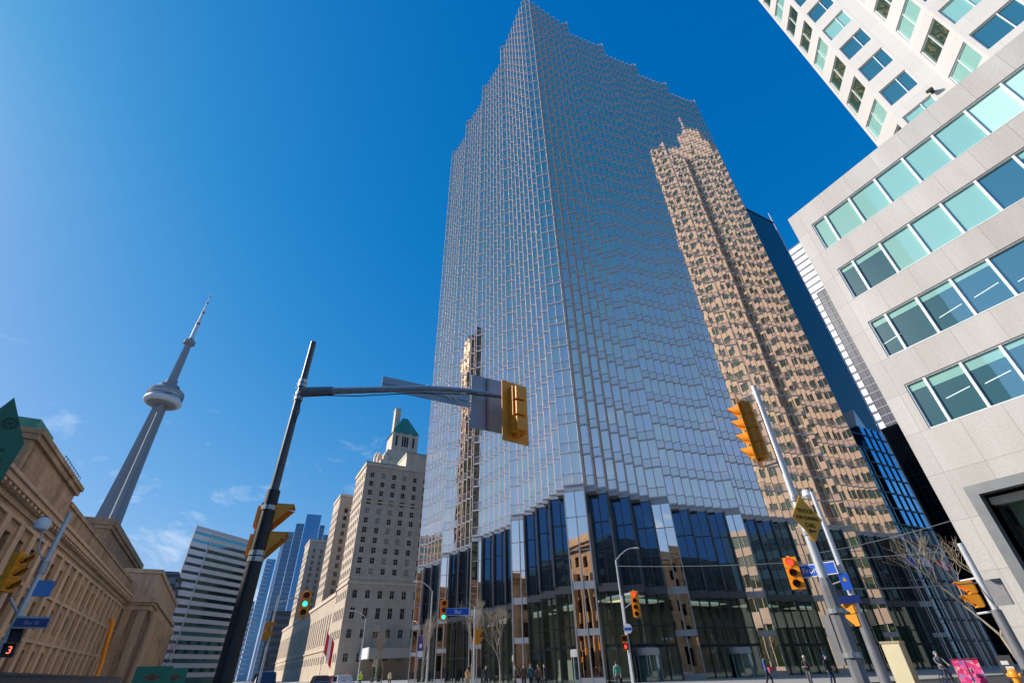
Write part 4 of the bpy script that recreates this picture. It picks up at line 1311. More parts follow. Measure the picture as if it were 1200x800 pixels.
# ================================================================ SIGNALS, POLES AND SIGNS
def signal(name, label, loc, az, n, lit=None, plate=True, group='traffic signals', hood=0.26):
    """signal head facing compass bearing az; loc is the bottom centre of the housing"""
    th = thing(name, label, 'traffic light', loc, R(180 - az), group)
    sh = 0.36
    h = MB()
    hwid = 0.165 if plate else 0.235
    for k in range(n):
        z0 = k * sh
        h.box(-hwid, hwid, -0.08, 0.12, z0 + 0.006, z0 + sh - 0.006)
        h.box(-0.12, 0.12, 0.12, 0.20, z0 + 0.03, z0 + sh - 0.03)
        h.tube((-0.145, 0.1, z0 + 0.02), (-0.145, 0.1, z0 + 0.10), 0.03, n=6); h.tube((-0.145, 0.1, z0 + sh - 0.1), (-0.145, 0.1, z0 + sh - 0.02), 0.03, n=6)
    h.tube((0, 0.02, -0.05), (0, 0.02, n * sh + 0.05), 0.06, n=10)
    h.local('housing', M['yellow'], th)
    if plate:
        p = MB()
        W_, a, b_ = 0.33, -0.17, n * sh + 0.17
        p.box(-W_, W_, -0.055, -0.04, a, b_)
        p.local('backplate', M['yellow'], th)
    vr = 0.155 if plate else 0.135
    if not plate: hood = hood * 0.75
    for k in range(n):
        z = (n - 1 - k) * sh + sh / 2
        v = MB()
        m_ = 14
        pts = [(vr * math.cos(a), z + vr * math.sin(a), math.sin(a)) for a in [R(-40 + 260 * i / m_) for i in range(m_ + 1)]]
        for i in range(m_):
            (xa, za, sa), (xb, zb, sb) = pts[i], pts[i + 1]
            la = -0.08 - hood * (0.35 + 0.65 * max(0, (sa + 0.65) / 1.65)); lb = -0.08 - hood * (0.35 + 0.65 * max(0, (sb + 0.65) / 1.65))
            v.quad((xa, -0.08, za), (xb, -0.08, zb), (xb, lb, zb), (xa, la, za))
            v.quad((xa * 0.94, -0.08, z + (za - z) * 0.94), (xa * 0.94, la, z + (za - z) * 0.94), (xb * 0.94, lb, z + (zb - z) * 0.94), (xb * 0.94, -0.08, z + (zb - z) * 0.94))
        v.local('visor', M['yellow'], th)
        l = MB(); l.lathe((0, 0, 0), [(vr - 0.02, 0), (0.09, 0.03), (0.04, 0.045)], 16)
        l.v = [(x, -0.085 - zz, z + y) for x, y, zz in l.v]
        l.local('lens', M[lit[1]] if lit and lit[0] == k else M['lens_off'], th)
    return th
def ped_signal(name, label, loc, az, lit=None, group='pedestrian signals', digit=None):
    """two-section walk signal with deep cut-away hoods"""
    th = thing(name, label, 'pedestrian signal', loc, R(180 - az), group)
    for k in range(2):
        z = 0.5 * (1 - k)
        h = MB(); h.box(-0.2, 0.2, -0.06, 0.16, z + 0.005, z + 0.47)
        h.box(-0.15, 0.15, 0.161, 0.22, z + 0.05, z + 0.42)
        o = h.local('housing', M['yellow'], th)
        v = MB()
        for x in (-0.2, 0.2):
            v.quad((x, -0.06, z + 0.47), (x, -0.40, z + 0.44), (x, -0.06, z + 0.05))
            v.quad((x * 0.97, -0.06, z + 0.05), (x * 0.97, -0.40, z + 0.44), (x * 0.97, -0.06, z + 0.47))
        v.box(-0.2, 0.2, -0.40, -0.06, z + 0.455, z + 0.47)
        v.local('visor', M['yellow'], th)
        l = MB(); l.box(-0.16, 0.16, -0.075, -0.062, z + 0.07, z + 0.40)
        l.local('lens', M['black'], th)
        if lit and lit[0] == k:
            l = MB()
            if digit is None:
                l.box(-0.09, 0.09, -0.085, -0.077, z + 0.12, z + 0.30)
                for i in range(4): l.box(-0.085 + i * 0.047, -0.055 + i * 0.047, -0.085, -0.077, z + 0.301, z + 0.36)
                l.local('symbol', M[lit[1]], th)
    return th
def clampring(mb, x, y, z, r): mb.tube((x, y, z - 0.04), (x, y, z + 0.04), r, n=14)

# --- near pole with mast arm
px_, py_ = -10.0, 0.17
pole = thing('mast_arm_pole', 'tall grey pole with black lower sleeve carrying a long mast arm', 'traffic pole', (px_, py_, 0.14), 0, 'signal poles')
b = MB(); b.tube((px_, py_, 0.14), (px_, py_, 7.78), 0.105, 0.062, 16); b.build('shaft', M['dark_pole'], pole, True)
b = MB(); b.tube((px_, py_, 0.15), (px_, py_, 4.33), 0.150, 0.116, 18); b.tube((px_, py_, 0.15), (px_, py_, 0.55), 0.2, 0.2, 18)
b.build('sleeve', M['black'], pole, True)
for z in (3.12, 3.22, 4.0):
    b = MB(); clampring(b, px_, py_, z, 0.135); b.build('strap', M['steel'], pole)
for z in (6.30, 6.42, 6.62, 6.72):
    b = MB(); clampring(b, px_, py_, z, 0.085); b.tube((px_ - 0.16, py_ - 0.12, z), (px_ + 0.05, py_ + 0.05, z), 0.012, n=6); b.build('strap', M['steel'], pole)
arm = [(-9.95, 0.27, 6.47), (-9.70, 0.84, 6.50), (-9.29, 1.76, 6.54), (-8.90, 2.64, 6.58), (-8.63, 3.24, 6.55), (-8.50, 3.54, 6.52), (-8.32, 3.94, 6.45), (-8.10, 4.43, 6.36), (-7.96, 4.46, 6.33)]
b = MB(); b.path(arm, [0.082, 0.078, 0.072, 0.066, 0.060, 0.056, 0.05, 0.044, 0.04], 12); b.build('mast_arm', M['steel'], pole, True)
b = MB(); b.tube((-9.98, 0.21, 6.46), (-9.72, 0.80, 6.495), 0.11, 0.10, 14); b.build('arm_socket', M['grey_pole'], pole, True)
b = MB(); b.path([(px_ + 0.08, py_ + 0.02, 6.3), (px_ + 0.16, py_ + 0.08, 5.95), (px_ + 0.1, py_ + 0.05, 5.7), (px_ + 0.08, py_ + 0.02, 5.9)], 0.008, 5); b.build('cable', M['black'], pole)
b = MB()
for y in (2.62, 2.78): b.tube((-8.91 + (y - 2.62) * 0.44, y - 0.02, 6.48), (-8.91 + (y - 2.62) * 0.44, y + 0.05, 6.70), 0.022, n=6)
b.build('sign_clamp', M['steel_pale'], pole)
b = MB(); b.path([(-9.9, 0.35, 6.38), (-9.5, 1.3, 6.38), (-9.0, 2.4, 6.46), (-8.5, 3.5, 6.44), (-8.15, 4.25, 6.33)], 0.012, 5); b.build('arm_cable', M['black'], pole)
for (x_, y_, z_) in ((-9.05, 2.3, 6.565), (-8.42, 3.72, 6.485), (-8.2, 4.2, 6.41)):
    b = MB(); b.tube((x_ - 0.02, y_ - 0.05, z_), (x_ + 0.02, y_ + 0.05, z_), 0.075, n=12); b.build('arm_clamp', M['steel'], pole)
sg = thing('street_name_board', 'long blue grey sign back hung edge-on behind the mast arm', 'sign', (-9.46, 2.8, 6.64), 0)
b = MB(); b.box(-9.475, -9.455, 1.76, 3.9, 6.64, 6.98); b.box(-9.454, -9.43, 1.8, 3.86, 6.79, 6.82); b.build('panel', M['signback'], sg)
b = MB(); b.path([(-9.43, 2.9, 6.8), (-9.0, 2.72, 6.62)], 0.018, 6); b.path([(-9.43, 3.4, 6.76), (-8.85, 2.95, 6.6)], 0.014, 6); b.path([(-9.43, 3.6, 6.72), (-8.75, 3.05, 6.58)], 0.012, 6); b.build('bracket', M['steel_pale'], sg)
sg = thing('lane_sign', 'square grey sign back hung between the mast arm and the yellow signal backplate', 'sign', (-8.62, 4.0, 5.71), 0)
b = MB(); b.box(-8.63, -8.61, 3.59, 4.36, 6.15, 7.03); b.box(-8.631, -8.611, 3.595, 4.355, 5.71, 6.14); b.build('panel', M['signback'], sg)
b = MB(); b.box(-8.609, -8.57, 3.96, 4.01, 5.73, 7.0); b.build('bracket', M['grey_pole'], sg)
signal('traffic_signal', 'yellow three-lamp signal seen from behind at the tip of the mast arm', (-8.02, 4.40, 5.45), 264, 3)
ped_signal('pedestrian_signal', 'amber brown pedestrian signal strapped behind the black pole sleeve', (-10.18, 0.22, 3.13), 10)

# --- pole with the diamond sign
qx, qy = -6.25, 10.24
p2 = thing('signal_pole', 'pale silver pole on thick grey base carrying the amber diamond sign', 'traffic pole', (qx, qy, 0.14), 0, 'signal poles')
b = MB(); b.tube((qx, qy, 2.7), (qx, qy, 7.10), 0.088, 0.066, 16); b.build('shaft', M['steel_pale'], p2, True)
b = MB(); b.tube((qx, qy, 0.14), (qx, qy, 2.62), 0.135, 0.125, 8); b.tube((qx, qy, 2.62), (qx, qy, 2.78), 0.125, 0.09, 8); b.build('base_column', M['grey_pole'], p2)
for z in (1.5, 2.2, 3.6, 4.3):
    b = MB(); clampring(b, qx, qy, z, 0.10 if z > 2.7 else 0.155); b.build('strap', M['steel'], p2)
for z in (5.16, 6.93):
    b = MB(); b.tube((qx - 0.03, qy, z), (qx - 0.37, qy - 0.1, z - 0.02), 0.022, n=8); b.tube((qx - 0.05, qy, z - 0.05), (qx - 0.05, qy, z + 0.05), 0.05, n=8); b.build('signal_bracket', M['steel_pale'], p2)
signal('traffic_signal', 'four-lamp yellow signal seen side-on bracketed to the top of the silver pole', (-6.62, 10.10, 5.32), 246, 4, None, True, hood=0.3)
ds = thing('diamond_warning_sign', 'amber diamond warning sign with dark lettering strapped to the silver pole', 'sign', (qx + 0.13, qy - 0.02, 3.88), R(88))
b = MB()
dh = 0.46
for k in (0,):
    n0 = len(b.v)
    b.v += [(0, 0, -dh), (dh, 0, 0), (0, 0, dh), (-dh, 0, 0), (0, 0.012, -dh), (dh, 0.012, 0), (0, 0.012, dh), (-dh, 0.012, 0)]
    for f_ in ((0, 1, 2, 3), (7, 6, 5, 4), (0, 4, 5, 1), (1, 5, 6, 2), (2, 6, 7, 3), (3, 7, 4, 0)): b.f.append(f_); b.mi.append(0)
b.local('panel', M['amber'], ds)
for i, (tx_, sz) in enumerate((('WATCH', 0.125), ('FOR TURNING', 0.105), ('CARS', 0.125))):
    text_mesh(tx_, sz, M['faint_print'], ds, (0, -0.006, 0.14 - i * 0.145), (R(90), 0, 0))
b = MB(); b.box(-0.04, 0.12, -0.01, -0.003, -0.275, -0.245); b.quad((-0.13, -0.008, -0.26), (-0.03, -0.008, -0.31), (-0.03, -0.008, -0.21)); b.local('arrow', M['black'], ds)
# cabinet on the pole
b = MB(); b.box(qx - 0.30, qx - 0.14, qy - 0.06, qy + 0.12, 1.35, 2.15); b.build('control_box', mat('dull_grey_cabinet', (0.16, 0.16, 0.165), 0.6), p2)

# --- thin pole with the Front sign
fx, fy = -10.9, 19.1
p3 = thing('slim_signal_pole', 'slim pale pole with street name plate and red signal beside the diamond sign', 'traffic pole', (fx, fy, 0.14), 0, 'signal poles')
b = MB(); b.tube((fx, fy, 0.14), (fx, fy, 6.9), 0.125, 0.075, 14); b.build('shaft', M['steel_pale'], p3, True)
b = MB(); b.tube((fx, fy, 0.14), (fx, fy, 2.75), 0.17, 0.15, 14); b.build('base_column', M['grey_pole'], p3, True)
b = MB(); b.lathe((fx - 0.2, fy, 6.75), [(0.03, 0.3), (0.16, 0.25), (0.18, 0.05), (0.1, -0.05)], 14); b.tube((fx, fy, 6.8), (fx - 0.2, fy, 6.95), 0.03); b.build('camera_dome', M['white'], p3, True)
b = MB(); b.path([(fx, fy, 3.95), (fx - 0.75, fy - 0.33, 4.35), (fx - 1.25, fy - 0.55, 4.45)], 0.05, 8); b.path([(fx, fy, 3.8), (fx - 0.7, fy - 0.3, 3.62)], 0.02, 6); b.build('bracket', M['steel_pale'], p3)
signal('traffic_signal', 'three-lamp yellow signal showing red next to the Front street plate', (-12.22, 18.3, 3.62), 152, 3, (0, 'lens_red'), False)
ss = thing('street_name_sign', 'blue street name plate reading Front on a slim pale pole', 'street sign', (-11.62, 18.68, 4.0), R(14))
b = MB(); b.box(-0.62, 0.72, -0.01, 0.01, -0.02, 0.40); b.local('plate', M['white'], ss)
b = MB(); b.box(-0.59, 0.69, -0.016, -0.0105, 0.01, 0.37); b.local('face', M['blue_sign'], ss)
text_mesh('Front', 0.27, M['white'], ss, (-0.14, -0.019, 0.19), (R(90), 0, 0))
ns = thing('parking_sign', 'small upright blue sign with yellow mark on the slim pale pole', 'sign', (fx + 0.05, fy - 0.16, 3.35), R(28))
b = MB(); b.box(-0.15, 0.15, -0.01, 0.01, 0.1, 0.62); b.local('plate', M['blue_sign'], ns)
b = MB(); b.quad((-0.06, -0.014, 0.38), (0.06, -0.014, 0.38), (0.0, -0.014, 0.52)); b.local('mark', M['amber'], ns)
n2 = thing('direction_sign', 'small dark blue arrow-shaped sign under the upright blue sign', 'sign', (fx, fy - 0.2, 3.05), R(28))
b = MB(); b.box(-0.42, 0.3, -0.01, 0.01, 0, 0.24); b.quad((-0.42, -0.01, 0), (-0.42, -0.01, 0.24), (-0.52, -0.01, 0.12)); b.local('plate', M['navy_sign'], n2)
ped_signal('pedestrian_signal', 'bright amber pedestrian signal on the slim pole below the blue signs', (fx - 0.14, fy - 0.05, 2.38), 262).scale = (0.75, 0.75, 0.75)

# --- pole against the granite building
hx, hy = -8.75, 23.42
p4 = thing('stub_signal_pole', 'grey pole leaning past the granite wall behind bare twigs', 'traffic pole', (hx, hy, 0.14), 0, 'signal poles')
b = MB(); b.tube((hx, hy, 2.6), (hx, hy, 4.9), 0.11, 0.10, 14); b.build('shaft', M['steel_pale'], p4, True)
b = MB(); b.tube((hx, hy, 0.14), (hx, hy, 2.75), 0.17, 0.15, 14); b.build('base_column', M['grey_pole'], p4, True)
b = MB()
for z in (2.72, 3.75): b.tube((hx, hy, z), (hx - 0.5, hy - 0.2, z - 0.05), 0.035)
b.build('bracket', M['white'], p4)
b = MB(); b.box(hx + 0.12, hx + 0.62, hy - 0.1, hy - 0.06, 2.85, 3.65); b.build('sign_back', M['grey_pole'], p4)
ped_signal('pedestrian_signal', 'pedestrian signal showing a red hand tangled in bare twigs by the granite wall', (-9.12, 23.25, 2.85), 232, (0, 'lens_red')).scale = (0.85, 0.85, 0.85)

# --- lamp post and signals on the station side
lx, ly = -18.38, -4.84
p5 = thing('station_lamp_post', 'slanting pale lamp post with globe lamp in front of the station', 'lamp post', (lx, ly, 0.14), 0, 'signal poles')
b = MB(); b.tube((lx, ly, 0.14), (lx, ly, 5.5), 0.095, 0.06, 14); b.build('shaft', M['steel_pale'], p5, True)
b = MB(); b.tube((lx, ly, 3.9), (lx, ly, 4.2), 0.11, 0.11, 12); b.path([(lx, ly, 4.1), (lx - 0.02, ly - 0.3, 4.5), (lx, ly - 0.45, 5.2)], 0.018, 6); b.tube((lx, ly, 2.9), (lx, ly - 0.35, 3.3), 0.03); b.build('bracket', M['steel'], p5)
b = MB(); b.lathe((lx, ly - 0.48, 4.95), [(0.05, 0), (0.16, 0.05), (0.2, 0.17), (0.16, 0.3), (0.06, 0.36)], 16); b.build('globe_lamp', mat('frosted_globe', (0.75, 0.78, 0.8), 0.25), p5, True)
signal('traffic_signal', 'orange three-lamp signal with deep visors on the station lamp post', (-18.25, -5.36, 3.42), 20, 3, None, False, hood=0.34).scale = (0.86, 0.86, 0.86)
sA = thing('notice_sign', 'small square pale blue sign high on the station lamp post', 'sign', (lx + 0.02, ly + 0.22, 3.35), R(95))
b = MB(); b.box(-0.2, 0.2, -0.012, 0.012, 0, 0.38); b.local('plate', mat('mid_blue_sign_face', (0.06, 0.22, 0.55), 0.45), sA)
sB = thing('street_name_plate', 'dark navy street plate with pale rim on the station lamp post', 'street sign', (lx + 0.1, ly + 0.42, 2.62), R(95))
b = MB(); b.box(-0.42, 0.28, -0.012, 0.012, 0, 0.27); b.local('plate', M['signback'], sB)
b = MB(); b.box(-0.40, 0.26, -0.02, -0.0125, 0.03, 0.22); b.local('face', M['navy_sign'], sB)
text_mesh('Bay St', 0.12, M['signback'], sB, (-0.07, -0.023, 0.125), (R(90), 0, 0))
pc = ped_signal('countdown_signal', 'black pedestrian countdown signal showing a red 3', (lx + 0.06, ly + 0.16, 2.0), 85, None)
for ch in pc.children:
    if ch.name.startswith(('housing', 'visor')): ch.data.materials[0] = M['black']
pc.scale = (0.62, 0.62, 0.62)
text_mesh('3', 0.36, M['lens_hand'], pc, (0.02, -0.085, 0.235), (R(90), 0, 0), 'numeral')

# --- street lights
def street_light(label, x, y, h, reach, az, arm_r=0.05):
    th = thing('street_light', label, 'street light', (x, y, 0.14), 0, 'street lights')
    dx, dy = math.sin(R(az)), math.cos(R(az))
    b = MB(); b.tube((x, y, 0.14), (x, y, h), 0.13, 0.075, 12); b.build('pole', M['steel_pale'], th, True)
    b = MB()
    pts = [(x, y, h - 0.05)] + [(x + dx * reach * t, y + dy * reach * t, h + 1.15 * math.sin(t * math.pi / 2)) for t in (0.3, 0.6, 0.85, 1.0)]
    b.path(pts, arm_r, 8); b.build('arm', M['steel_pale'], th, True)
    e = Vector(pts[-1])
    b = MB(); b.lathe((0, 0, 0), [(0.04, 0), (0.13, 0.12), (0.17, 0.4), (0.13, 0.65), (0.03, 0.75)], 12)
    b.v = [(e.x + dx * zz + dy * xx, e.y + dy * zz - dx * xx, e.z + yy * 0.55) for xx, yy, zz in b.v]
    b.build('lamp_head', mat('lamp_head_grey', (0.5, 0.5, 0.5), 0.4) if 'lh' not in M else M['lh'], th, True)
    return th
M['lh'] = mat('lamp_head_grey', (0.55, 0.55, 0.55), 0.4)
street_light('curved pale street light at the corner pier of the mirrored tower', -42.6, 34.8, 10.8, 2.0, 25)
street_light('pale street light with long arm and purple banner beside the mirrored tower', -68.05, 23.55, 10.6, 1.9, 200)
street_light('thin street light in front of the hotel entrance canopy', -107.4, 23.9, 10.8, 2.6, 190)

# signals on the far corners
def short_pole(x, y, h, r=0.075):
    b = MB(); b.tube((x, y, 0.14), (x, y, h), r, r * 0.7, 10)
    return b
c1 = thing('corner_signal_pole', 'short pale pole with a four-lamp red signal before the corner pier', 'traffic pole', (-26.7, 21.9, 0.14), 0, 'signal poles')
b = short_pole(-26.7, 21.9, 5.2); b.build('shaft', M['steel_pale'], c1, True)
b = MB(); b.path([(-26.7, 21.9, 4.45), (-26.4, 22.15, 4.68), (-26.2, 22.35, 4.78)], 0.025, 6); b.build('bracket', M['steel_pale'], c1)
signal('traffic_signal', 'four-lamp yellow signal showing red before the corner of the mirrored tower', (-26.15, 22.45, 3.98), 136, 4, (0, 'lens_red'), False)
ws = thing('no_turn_sign', 'small white and blue rounded sign on the corner signal pole', 'sign', (-26.5, 21.85, 3.15), R(47))
b = MB(); b.lathe((0, 0, 0), [(0.26, -0.012), (0.26, 0.012)], 20); b.v = [(x, z_, y + 0.25) for x, y, z_ in b.v]; b.local('plate', M['white'], ws)
b = MB(); b.box(-0.22, 0.22, -0.02, -0.0125, 0.16, 0.31); b.local('band', M['blue_sign'], ws)
ped_signal('pedestrian_signal', 'pedestrian signal showing red low on the corner signal pole', (-26.82, 21.75, 2.3), 130, (1, 'lens_red')).scale = (0.8, 0.8, 0.8)

c2 = thing('bay_sign_pole', 'thin pale pole holding a blue Bay plate and green signal before the mirrored tower', 'traffic pole', (-30.2, 13.25, 0.14), 0, 'signal poles')
b = short_pole(-30.2, 13.25, 4.75, 0.06); b.build('shaft', M['steel_pale'], c2, True)
b = MB(); b.path([(-30.2, 13.25, 4.0), (-30.5, 12.55, 4.35), (-30.8, 11.7, 4.54)], 0.028, 6); b.build('bracket', M['steel_pale'], c2)
signal('traffic_signal', 'three-lamp yellow signal showing green beside the blue Bay plate', (-30.9, 11.5, 4.02), 110, 3, (2, 'lens_green'), False)
bs = thing('street_name_sign', 'blue street name plate reading Bay beside a green signal', 'street sign', (-30.45, 12.3, 4.27), R(66))
b = MB(); b.box(-0.78, 0.62, -0.012, 0.012, 0, 0.39); b.local('plate', M['white'], bs)
b = MB(); b.box(-0.76, 0.60, -0.018, -0.0125, 0.02, 0.37); b.local('face', M['blue_sign'], bs)
text_mesh('Bay', 0.30, M['white'], bs, (-0.05, -0.021, 0.19), (R(90), 0, 0))
ped_signal('pedestrian_signal', 'amber pedestrian signal on the thin Bay plate pole between bare trees', (-30.12, 13.45, 2.75), 30).scale = (0.8, 0.8, 0.8)

c3 = thing('median_signal_pole', 'thin pale pole with green signal in front of the hotel wing', 'traffic pole', (-27.9, 1.9, 0.14), 0, 'signal poles')
b = short_pole(-27.9, 1.9, 4.67, 0.06); b.build('shaft', M['steel_pale'], c3, True)
b = MB(); b.path([(-27.9, 1.95, 4.4), (-27.88, 2.5, 4.57), (-27.85, 3.0, 4.6)], 0.028, 6); b.build('bracket', M['steel_pale'], c3)
signal('traffic_signal', 'three-lamp yellow signal showing green against the hotel wing', (-27.85, 3.15, 3.82), 95, 3, (1, 'lens_green'), False)
ped_signal('pedestrian_signal', 'amber pedestrian signal on the thin pole by the street end', (-27.9, 1.78, 2.85), 15).scale = (0.75, 0.75, 0.75)

# --- banner, kiosk and shelter signs
bn = thing('lamp_banner', 'purple and white banner hanging from the street light beside the mirrored tower', 'banner', (-68.2, 23.1, 3.1), R(70))
b = MB(); b.box(-0.95, -0.15, -0.01, 0.01, 0, 2.4); b.local('cloth', mat('purple_banner', (0.12, 0.07, 0.22), 0.7, var=0.3, scale=1.5), bn)
b = MB(); b.box(-0.9, -0.2, -0.02, -0.011, 0.1, 0.75); b.box(-0.7, -0.4, -0.02, -0.011, 1.1, 1.5); b.local('white_print', M['white'], bn)
b = MB(); b.tube((-1.0, 0, 2.42), (0.1, 0, 2.42), 0.03, n=6); b.tube((-1.0, 0, -0.02), (0.1, 0, -0.02), 0.03, n=6); b.local('rod', M['steel'], bn)
# green sign pylon with a slanted top, near the left edge
kk = thing('green_sign_pylon', 'green pylon with slanted top and dark ring emblem in front of the station', 'sign', (-7.3, -2.9, 0.14))
Ap, Bp, Ep = Vector((-7.22, -2.96)), Vector((-7.33, -2.67)), Vector((-7.15, -3.12))
Ep = Ap + (Ep - Ap) * 2.2
Fp = Bp + (Ep - Ap)
tops = [(Ap, 4.26), (Bp, 3.76), (Fp, 2.95), (Ep, 3.10)]
b = MB()
up_ = [(p_.x, p_.y, z_) for p_, z_ in tops]; lo_ = [(p_.x, p_.y, 2.2) for p_, z_ in tops]
b.quad(*lo_, mi=0)
for i in range(4):
    j = (i + 1) % 4
    b.quad(up_[i], up_[j], lo_[j], lo_[i], mi=0 if i == 0 else 1)
b.quad(up_[0], up_[1], up_[2], mi=1); b.quad(up_[0], up_[2], up_[3], mi=1)
b.build('panel', [M['kiosk_green'], M['green_sign']], kk)
uu = Vector((Bp.x - Ap.x, Bp.y - Ap.y, 0)); wl = uu.length; uu.normalize()
nf = Vector((uu.y, -uu.x, 0))
if nf.dot(Vector((0, 0, 0)) - Vector((Ap.x, Ap.y, 0))) < 0: nf = -nf
vv = Vector((0, 0, 1))
cc = Vector((Ap.x, Ap.y, 4.26)) + uu * 0.10 - vv * 0.31 + nf * 0.006
b = MB()
for i in range(9):
    a0, a1 = 2 * math.pi * i / 9 + 0.07, 2 * math.pi * (i + 1) / 9 - 0.07
    b.quad(*[cc + (uu * math.cos(a) + vv * math.sin(a)) * r_ for r_, a in ((0.045, a0), (0.075, a0), (0.075, a1), (0.045, a1))])
b.quad(cc + uu * 0.025 + vv * 0.02, cc - uu * 0.025 + vv * 0.02, cc - uu * 0.03 - vv * 0.02, cc + uu * 0.02 - vv * 0.03)
M['dgp'] = mat('dark_green_print', (0.012, 0.06, 0.035), 0.7)
b.build('ring_emblem', M['dgp'], kk)
b = MB()
for i in range(3):
    e = Vector((Ap.x, Ap.y, 3.62 - i * 0.1)) + uu * (0.04 + 0.02 * i) + nf * 0.006
    b.quad(e, e + uu * 0.15, e + uu * 0.15 + vv * 0.035, e + vv * 0.035)
stuff(b.build('lettering', M['dgp'], kk))
mid_ = (Ap + Bp + Fp + Ep) / 4
b = MB(); b.tube((mid_.x, mid_.y, 0.14), (mid_.x, mid_.y, 2.19), 0.09, n=12); b.build('post', M['black'], kk)
for (x, y, wd, lab) in ((-44.8, -3.5, 2.1, 'green transit shelter sign with a dull red winged emblem near the station corner'), (-52.0, -2.6, 1.6, 'smaller green transit sign beside the striped office foot')):
    tsn = thing('transit_sign', lab, 'sign', (x, y, 0.14), R(84))
    b = MB(); b.box(-wd / 2, wd / 2, -0.05, 0.05, 0.9, 2.15); b.local('panel', mat('transit_green', (0.03, 0.20, 0.12), 0.5), tsn)
    b = MB(); b.box(-0.5, 0.5, -0.06, -0.052, 1.5, 1.6); b.box(-0.16, 0.16, -0.06, -0.052, 1.62, 1.72); b.box(-0.22, 0.22, -0.06, -0.052, 1.38, 1.48); b.local('emblem', mat('dull_red_print', (0.25, 0.05, 0.03), 0.6), tsn)
    b = MB(); b.tube((-wd / 2 + 0.1, 0, 0), (-wd / 2 + 0.1, 0, 0.9), 0.05, n=8); b.tube((wd / 2 - 0.1, 0, 0), (wd / 2 - 0.1, 0, 0.9), 0.05, n=8); b.local('post', M['black'], tsn)
# debris chute on the station wall
ch = MB()
for k in range(11):
    z = 16.3 - k * 0.95; off = 0.0 if k else -0.25
    ch.lathe((-186.5 + 0.04 * k, -28.4 + off + 0.12 * k, z - 1.05), [(0.42, 0), (0.62, 1.0)], 14)
ch.tube((-186.1, -27.1, 6.0), (-186.1, -27.1, 0.2), 0.45, n=12)
tag(ch.build('debris_chute', M['yellow']), 'long yellow debris chute hanging down the station wall', 'chute')

# ================================================================ STREET FURNITURE
pil = thing('advert_pillar', 'squat pale yellow pillar with tan side beside the slim signal pole', 'pillar', (-15.1, 28.2, 0.14), R(12))
b = MB(); b.box(-0.42, 0.42, -0.4, 0.4, 0, 0.18); b.box(-0.38, 0.38, -0.36, 0.36, 0.18, 1.92); b.box(-0.41, 0.41, -0.39, 0.39, 1.921, 2.02)
b.local('body', mat('tan_pillar_stone', (0.42, 0.33, 0.20), 0.7, var=0.15, scale=2), pil)
b = MB(); b.box(-0.36, 0.36, -0.375, -0.361, 0.22, 1.9); b.local('poster_face', mat('cream_poster', (0.72, 0.64, 0.40), 0.6, var=0.05), pil)
ub = thing('utility_cabinet', 'utility cabinet painted with bright pink graffiti beside the parked bicycle rider', 'cabinet', (-17.0, 38.3, 0.14), R(24))
def spray(name):
    mt, t, p = _nodes(name)
    g = t.nodes.new('ShaderNodeNewGeometry'); v = t.nodes.new('ShaderNodeTexVoronoi'); v.inputs['Scale'].default_value = 6
    r = t.nodes.new('ShaderNodeValToRGB')
    cols = [(0.0, (0.75, 0.02, 0.12)), (0.35, (0.85, 0.05, 0.25)), (0.6, (0.9, 0.16, 0.45)), (0.78, (0.85, 0.45, 0.4)), (0.9, (0.2, 0.15, 0.5))]
    e = r.color_ramp.elements
    e[0].position, e[0].color = cols[0][0], (*cols[0][1], 1); e[1].position, e[1].color = cols[1][0], (*cols[1][1], 1)
    for ps, c in cols[2:]:
        k = e.new(ps); k.color = (*c, 1)
    t.links.new(g.outputs['Position'], v.inputs['Vector']); t.links.new(v.outputs['Color'], r.inputs[0]); t.links.new(r.outputs[0], p.inputs['Base Color'])
    return mt
b = MB(); b.box(-0.6, 0.6, -0.35, 0.35, 0.1, 1.22); b.local('body', spray('pink_graffiti_paint'), ub)
b = MB(); b.box(-0.62, 0.62, -0.37, 0.37, 0, 0.099); b.box(-0.63, 0.63, -0.38, 0.38, 1.221, 1.27); b.local('lid', mat('dark_red_lid', (0.30, 0.02, 0.05), 0.6), ub)
b = MB(); b.box(-0.02, 0.02, -0.358, -0.351, 0.15, 1.18); b.box(0.1, 0.14, -0.375, -0.352, 0.6, 0.78); b.local('door_seam', M['black'], ub)
nb = thing('newspaper_box', 'grey newspaper box with white stickers beside the pink cabinet', 'newspaper box', (-14.6, 37.0, 0.14), R(24))
b = MB(); b.box(-0.3, 0.3, -0.25, 0.25, 0.25, 1.2); b.box(-0.25, 0.25, -0.2, 0.2, 0, 0.249); b.box(-0.3, 0.3, -0.2, 0.25, 1.201, 1.36); b.local('body', M['fin'], nb)
b = MB(); b.box(-0.2, 0.1, -0.262, -0.251, 0.95, 1.12); b.box(-0.1, 0.22, -0.262, -0.251, 0.72, 0.88); b.local('sticker', M['white'], nb)
yb = thing('yellow_bollard', 'bright yellow post with domed head near the granite wall', 'bollard', (-8.0, 20.4, 0.14))
b = MB(); b.lathe((0, 0, 0), [(0.16, 0), (0.16, 0.06), (0.085, 0.1), (0.085, 0.78), (0.13, 0.80), (0.13, 0.88), (0.1, 0.95), (0.03, 1.0)], 16); b.local('post', M['yellow'], yb, True)
b = MB(); b.tube((-0.16, 0, 0.84), (0.16, 0, 0.84), 0.05, n=10); b.local('cross_cap', M['yellow'], yb, True)
